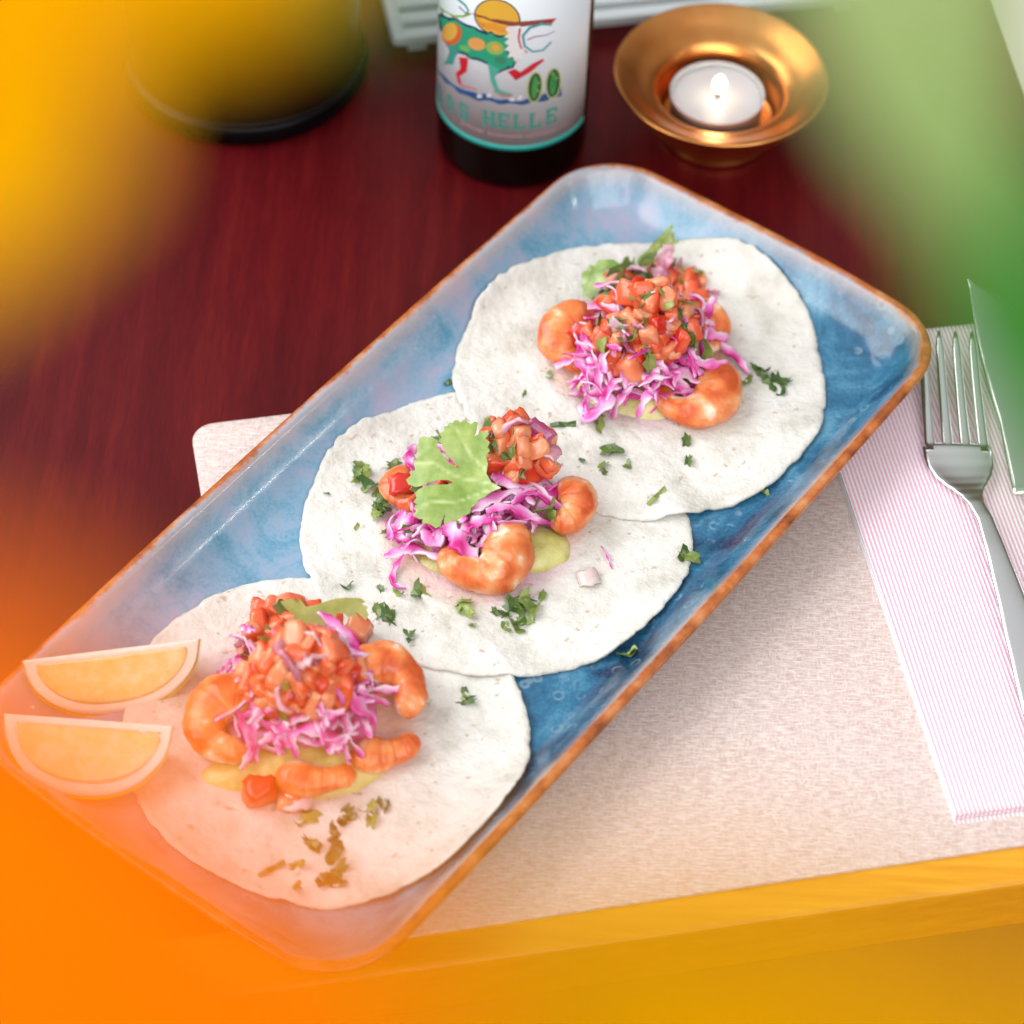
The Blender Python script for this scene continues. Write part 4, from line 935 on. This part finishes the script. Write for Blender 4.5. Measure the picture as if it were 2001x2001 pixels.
art('mane', [(850, 180), (935, 170), (945, 240), (960, 330), (990, 360), (940, 365), (960, 400), (915, 395), (905, 425), (885, 385), (850, 390), (868, 345), (828, 340), (860, 305), (828, 290), (858, 262), (826, 245), (862, 222), (835, 200)], (236, 238, 240), .19)
art('mane_line', stroke([(935, 190), (925, 260), (940, 320), (985, 358)], 16, 10), (206, 70, 90), .21)
art('branch', [(600, 82), (680, 104), (800, 132), (900, 145), (1000, 138), (1100, 128), (1182, 120), (1150, 158), (1050, 164), (950, 178), (860, 172), (740, 140), (640, 108)], (150, 74, 60), .20)
art('branch_tip', [(1100, 130), (1182, 120), (1150, 156), (1120, 152)], (190, 40, 46), .22)
art('horn', stroke([(1150, 160), (1080, 158), (1000, 185), (955, 240), (965, 310), (1020, 350), (1090, 340), (1148, 282)], 22, 10), (70, 160, 176), .22)
art('whisker', stroke([(985, 268), (1040, 245), (1110, 238), (1172, 208)], 9, 4), (150, 90, 160), .23)
art('tail', stroke([(365, 10), (410, 70), (480, 108), (550, 108), (600, 90)], 20, 14), (150, 186, 70), .16)
art('tail_line', stroke([(500, -20), (560, 30), (585, 70), (560, 100)], 16, 10), (60, 160, 160), .14)
art('tail_line', stroke([(520, 40), (560, 80), (600, 95)], 8, 6), (120, 70, 50), .20)
art('ground', [(366, 440), (420, 520), (500, 590), (600, 625), (700, 642), (850, 680), (1000, 672), (1100, 640), (1215, 590), (1217, 655), (1100, 692), (950, 716), (800, 712), (650, 688), (520, 635), (430, 565), (384, 500)], (36, 84, 140), .14)
for cx in (1035, 1160):
    yy = 595 if cx == 1035 else 568
    art('plant_rim', ell(cx, yy, 54, 108, 6), (196, 206, 130), .17); art('plant', ell(cx, yy, 44, 98, 6), (30, 84, 62), .19); art('plant_core', ell(cx, yy, 20, 78, 6), (74, 158, 70), .21)
for x, y in ((660, 655), (725, 650), (880, 678), (935, 665)): art('tuft', [(x-18, y+12), (x-8, y-22), (x, y+2), (x+8, y-26), (x+18, y+12)], (232, 236, 238), .18)
# letters, slab serif strokes in a 6 x 8 cell
GL = {'D': [(0, 0, 1.5, 8), (0, 0, 4, 1.2), (0, 6.8, 4, 8), (3.6, .8, 5, 7.2), (-.5, 0, .5, .9), (-.5, 7.1, .5, 8)], 'A': [(0, 0, 1.4, 6.5), (3.6, 0, 5, 6.5), (1, 6.3, 4, 8), (1, 3, 4, 4.1), (-.5, 0, 2, .9), (3, 0, 5.5, .9)],
      'S': [(0, 0, 4.6, 1.3), (0, 6.7, 5, 8), (0, 4, 1.3, 7.4), (.5, 3.4, 4.6, 4.6), (3.6, .6, 5, 4.2), (0, 0, .9, 2.2), (4.1, 5.8, 5, 8)], 'H': [(0, 0, 1.4, 8), (3.6, 0, 5, 8), (1, 3.4, 4, 4.6), (-.5, 0, 2, .9), (3, 0, 5.5, .9), (-.5, 7.1, 2, 8), (3, 7.1, 5.5, 8)],
      'E': [(0, 0, 1.4, 8), (0, 0, 5, 1.2), (0, 6.8, 5, 8), (1, 3.4, 3.8, 4.6), (4.1, 0, 5, 2.4), (4.1, 5.6, 5, 8), (-.5, 0, .5, .9), (-.5, 7.1, .5, 8)], 'L': [(0, 0, 1.4, 8), (0, 0, 5, 1.2), (4.1, 0, 5, 2.6), (-.5, 0, 2, .9), (-.5, 7.1, 2, 8)]}
def letters(word, places, ht, c, off=.1):
    for ch, (x, y) in zip(word, places):
        a, z = cyl(ZO[0]+x*ZS, ZO[1]+y*ZS); s = ht/8; V = []; F = []
        for x0, y0, x1, y1 in GL[ch]:
            q = len(V)
            for xx, yy in ((x0, y0), ((x0+x1)/2, y0), (x1, y0), (x1, y1), ((x0+x1)/2, y1), (x0, y1)):
                V.append(cpt(a+(xx-2.5)*s*.9/BR, z+(yy-4)*s, BR+.25+off+.004*len(F)))
            F += [(q, q+1, q+4, q+5), (q+1, q+2, q+3, q+4)]
        o = make('letter', V, F, ink(c), base=BC); o.parent = lab; o.location = (0, 0, 0)
letters('DASHELLE', [(392, 640), (458, 705), (551, 762), (722, 810), (825, 828), (932, 833), (1042, 822), (1150, 790)], 8.2, (52, 156, 140))
a_l, z_s = cyl(ZO[0]+830*ZS, 930*ZS)
for i in range(34):
    if i % 11 == 8: continue
    a = a_l-.62+i*.045; hh = .5+.25*(i % 3 == 0)
    V = [cpt(a, z_s-hh, BR+.33), cpt(a+.022, z_s-hh, BR+.33), cpt(a+.022, z_s+hh, BR+.33), cpt(a, z_s+hh, BR+.33)]
    if i == 0: SM = []
    SM.append(V)
V = [p for q in SM for p in q]; F = [(4*i, 4*i+1, 4*i+2, 4*i+3) for i in range(len(SM))]
o = make('fine_print', V, F, ink((206, 160, 170)), base=BC); o.parent = lab; o.location = (0, 0, 0)
o = band('label_band', zl-.2, zl+2.6, -2.35, aR, BR+.38, ink((40, 170, 160)), bot)
# ---------------------------------------------------------------- candle holder and tealight
CC = Vector((79.3, 218.5, 0))
prof = [(0, 1), (18, .8), (22.5, .3), (23.6, 1.2), (23.4, 3.0), (23.0, 4.4), (25, 7), (29, 11), (34, 16.5), (39.5, 23), (43.4, 29), (45.2, 31.6), (45.6, 32.8), (44.8, 33.6), (43, 33), (39, 30.8), (35.5, 28.4), (32.5, 27.2), (29.5, 26.2), (27, 24.3), (25.4, 21.2), (24.8, 16), (24.6, 9), (23, 7.5), (0, 7.4)]
V, F = lathe(prof, CC, 120); hold = make('candle_holder', V, F, M['brass'], base=CC)
sub = hold.modifiers.new('smooth', 'SUBSURF'); sub.levels = 1; sub.render_levels = 2
tag(hold, 'flared brass bowl candle holder beside the bottle', 'candle holder')
TC = Vector((78.2, 217.6, 7.6))
tl = empty('tealight', TC, 'lit white tealight sitting in the brass bowl', 'candle')
V, F = lathe([(0, 0), (18.5, 0), (19.3, .6), (19.6, 15.0), (20.0, 15.2), (20.0, 15.6), (19.4, 15.6), (19.2, 14.2), (19.1, 2)], TC, 96); make('cup', V, F, M['wax'], base=TC, parent=tl)
V, F = lathe([(19.05, 2), (19.05, 13.4), (18.2, 13.2), (12, 12.9), (3, 12.6), (.0, 12.6)], TC, 96); make('wax', V, F, M['wax'], base=TC, parent=tl)
V, F = tube([TC+Vector((0, 0, 12)), TC+Vector((.2, 0, 15)), TC+Vector((.6, -.2, 18))], [.75, .7, .5], 10); make('wick', V, F, M['wick'], base=TC, parent=tl)
V, F = lathe([(.1, 15.8), (1.4, 16.6), (2.4, 18.2), (2.8, 19.8), (2.5, 21.6), (1.6, 23.4), (.7, 24.6), (.05, 25.2)], TC+Vector((.5, -.1, 0)), 32); make('flame', V, F, M['flame'], base=TC, parent=tl)
pl_ = bpy.data.lights.new('flame_light', 'POINT'); pl_.energy = .003; pl_.color = (1, .6, .25); pl_.shadow_soft_size = .004
po = bpy.data.objects.new('flame_light', pl_); COL.objects.link(po); po.location = (TC+Vector((.5, -.1, 32)))*MM
# ---------------------------------------------------------------- black vase, white slatted tray
VC = Vector((-124, 246, 0))
prof = [(0, .5), (46, .3), (50.5, 1), (52.5, 4), (53, 8), (52.4, 10.5), (51, 11.6), (49.8, 11.2), (49.4, 12.4), (49.6, 20), (50.4, 60), (52, 105), (54, 130), (55, 140), (53.6, 141), (51.5, 138), (49, 100), (46, 30), (0, 28)]
V, F = lathe(prof, VC, 120); tag(make('black_vase', V, F, M['black'], base=VC), 'glossy black round pot behind the yellow petals', 'pot')
s0 = back(778, 86, 8).to_2d(); s1 = back(1560, 12, 8).to_2d(); sdv = (s1-s0).normalized(); snv = Vector((-sdv.y, sdv.x))
tray = empty('slatted_tray', (s0.x, s0.y, 0), 'white slatted tray raised on feet at the back edge of the picture', 'tray')
tb = tray.location/MM
def bar(a0, a1, b0, b1, z0, z1, name, w=.0012):
    V = []
    for z in (z0, z1):
        for a, b in ((a0, b0), (a1, b0), (a1, b1), (a0, b1)):
            p = s0+sdv*a+snv*b; V.append((p.x, p.y, z))
    F = [(0, 3, 2, 1), (4, 5, 6, 7), (0, 1, 5, 4), (1, 2, 6, 5), (2, 3, 7, 6), (3, 0, 4, 7)]
    return bev(make(name, V, F, M['white_plastic'], base=tb, parent=tray, smooth=False), w)
for i in range(8): bar(0, 215, i*10.6, i*10.6+6.6, 6, 11.5, 'slat')
bar(5, 11, 2, 79, 3.4, 5.9, 'rail'); bar(200, 206, 2, 79, 3.4, 5.9, 'rail')
for a in (5, 198):
    for b in (4, 66): bar(a, a+8, b, b+8, .05, 3.3, 'foot', .0004)
bar(-2.6, 4, -.3, 81.1, 5.8, 12, 'end_rail', .0025)
# ---------------------------------------------------------------- flowers and leaves close to the lens
def flower(name, px, py, d, R, mat, label, npet=14, facing=None, seed=0, stem_to=None, wid=.46, ring2=True, bend=.12):
    c_ = at_depth(px, py, d); nn = (facing or (CAM-c_)).normalized()
    e1 = nn.cross(Vector((0, 0, 1))).normalized(); e2 = nn.cross(e1).normalized(); rnd = random.Random(seed)
    root_ = empty(name, c_, label, 'flower')
    def pm(R_, w, cupz):
        V = []; F = []; al = []; n, m = 16, 8
        for sg in (1, -1):
            for i in range(n+1):
                t_ = i/n; hw = w*R_*math.sin(PI*min(1, .10+.86*t_)**.85)**.7
                for k in range(m+1):
                    f = 2*k/m-1; x = R_*(.10+.90*t_) ; y = f*hw; z = cupz*R_*math.sin(PI*t_*.8)+.10*hw*f*f-.12*R_*t_*t_*bend*8+sg*.3
                    V.append((x, y, z)); al.append(t_)
        L = (n+1)*(m+1)
        for sg, off in ((1, 0), (-1, L)):
            for i in range(n):
                for k in range(m):
                    q = (off+i*(m+1)+k, off+(i+1)*(m+1)+k, off+(i+1)*(m+1)+k+1, off+i*(m+1)+k+1); F.append(q if sg > 0 else q[::-1])
        for i in range(n):
            for k in (0, m): F.append((i*(m+1)+k, (i+1)*(m+1)+k, L+(i+1)*(m+1)+k, L+i*(m+1)+k))
        for i in (0, n):
            for k in range(m): F.append((i*(m+1)+k, i*(m+1)+k+1, L+i*(m+1)+k+1, L+i*(m+1)+k))
        return mesh_of('petal', V, F, mat, attrs={'along': al})
    for rg in range(2 if ring2 else 1):
        me = pm(R*(1-.05*rg), wid, .06+.05*rg)
        for k in range(npet):
            a = 2*PI*(k+.5*rg)/npet+rnd.uniform(-.06, .06); sc_ = rnd.uniform(.94, 1.04)
            ex = e1*math.cos(a)+e2*math.sin(a); ey = nn.cross(ex)
            o = bpy.data.objects.new('petal', me); COL.objects.link(o); o.parent = root_
            Mx = Matrix((ex, ey, nn)).transposed().to_4x4(); o.matrix_local = Matrix.Translation(nn*(rg*1.2+rnd.uniform(-.4, .4))*MM) @ Mx @ Matrix.Diagonal((sc_, sc_, 1, 1))
    V = []; F = []; n, m = 6, 24
    for i in range(n+1):
        for k in range(m):
            a = 2*PI*k/m; r = R*.2*math.sin(PI/2*i/n); V.append(c_+(e1*math.cos(a)+e2*math.sin(a))*r+nn*(R*.12*math.cos(PI/2*i/n)+2))
    for i in range(n):
        for k in range(m): F.append((i*m+k, (i+1)*m+k, (i+1)*m+(k+1) % m, i*m+(k+1) % m))
    make('flower_centre', V, F, mat, base=c_, parent=root_, attrs={'along': [.1]*len(V)})
    st = stem_to or c_+Vector((0, -250, -500))
    pth = catmull([c_-nn*1, c_-nn*22+Vector((0, 0, -10)), (c_+st)/2+Vector((0, -20, 0)), st], 24)
    V, F = tube(pth, [2.2]*24, 10); make('stem', V, F, M['stem'], base=c_, parent=root_, attrs={'along': [i/24 for i in range(24) for _ in range(10)]})
    return root_
flower('orange_flower', -400, 2400, 104, 23.5, M['petal_orange'], 'large blurred orange flower at the lower left close to the lens', 14, seed=1, facing=Vector((-.15, -.55, .82)), stem_to=at_depth(-900, 6000, 260))
flower('amber_flower', 1350, 3330, 112, 33.5, M['petal_amber'], 'blurred amber flower along the bottom right close to the lens', 14, seed=2, stem_to=at_depth(2600, 6000, 280))
flower('yellow_flower', -1480, -1330, 190, 81, M['petal_yellow'], 'blurred yellow flower in the upper left corner close to the lens', 22, seed=3, facing=Vector((-.16, -.55, .82)), wid=.36, stem_to=at_depth(-4200, 800, 520))
def blade_leaf(pix, d, widths, mat, label, seed=0):
    P = catmull([at_depth(x, y, dd) for (x, y), dd in zip(pix, d)], 30); V = []; F = []; m = 8; al = []
    for sg in (1, -1):
        for i, p in enumerate(P):
            t_ = i/29; tt = (P[min(i+1, 29)]-P[max(i-1, 0)]).normalized(); vw = (CAM-p).normalized(); s_ = tt.cross(vw).normalized(); nn = s_.cross(tt).normalized()
            w = np.interp(t_, np.linspace(0, 1, len(widths)), widths)/2
            for k in range(m+1):
                f = 2*k/m-1; V.append(p+s_*(f*w)+nn*(.25*w*f*f+sg*.25)); al.append(t_)
    L = 30*(m+1)
    for sg, off in ((1, 0), (-1, L)):
        for i in range(29):
            for k in range(m):
                q = (off+i*(m+1)+k, off+(i+1)*(m+1)+k, off+(i+1)*(m+1)+k+1, off+i*(m+1)+k+1); F.append(q if sg < 0 else q[::-1])
    for i in range(29):
        for k in (0, m): F.append((i*(m+1)+k, (i+1)*(m+1)+k, L+(i+1)*(m+1)+k, L+i*(m+1)+k))
    return tag(make('long_leaf', V, F, mat, base=P[0], attrs={'along': al}), label, 'leaf')
blade_leaf([(1700, -700), (1740, -200), (1820, 150), (1920, 520)], [250, 240, 235, 235], [19, 19, 19, 14, 2], M['sheen_blade'], 'broad leaf painted pale with sheen, blurred in the upper right corner')
blade_leaf([(1855, 180), (1980, 470), (2130, 760), (2290, 1080), (2520, 1700)], [240, 240, 240, 240, 245], [3, 15, 17, 17, 15, 15], M['blade'], 'narrow deep green leaf blurred along the right edge over the knife')
blade_leaf([(720, -700), (715, -300), (710, -110), (715, 50)], [215, 210, 205, 205], [11, 11, 9, 1], M['blade'], 'dark green leaf tip blurred at the top between pot and bottle')
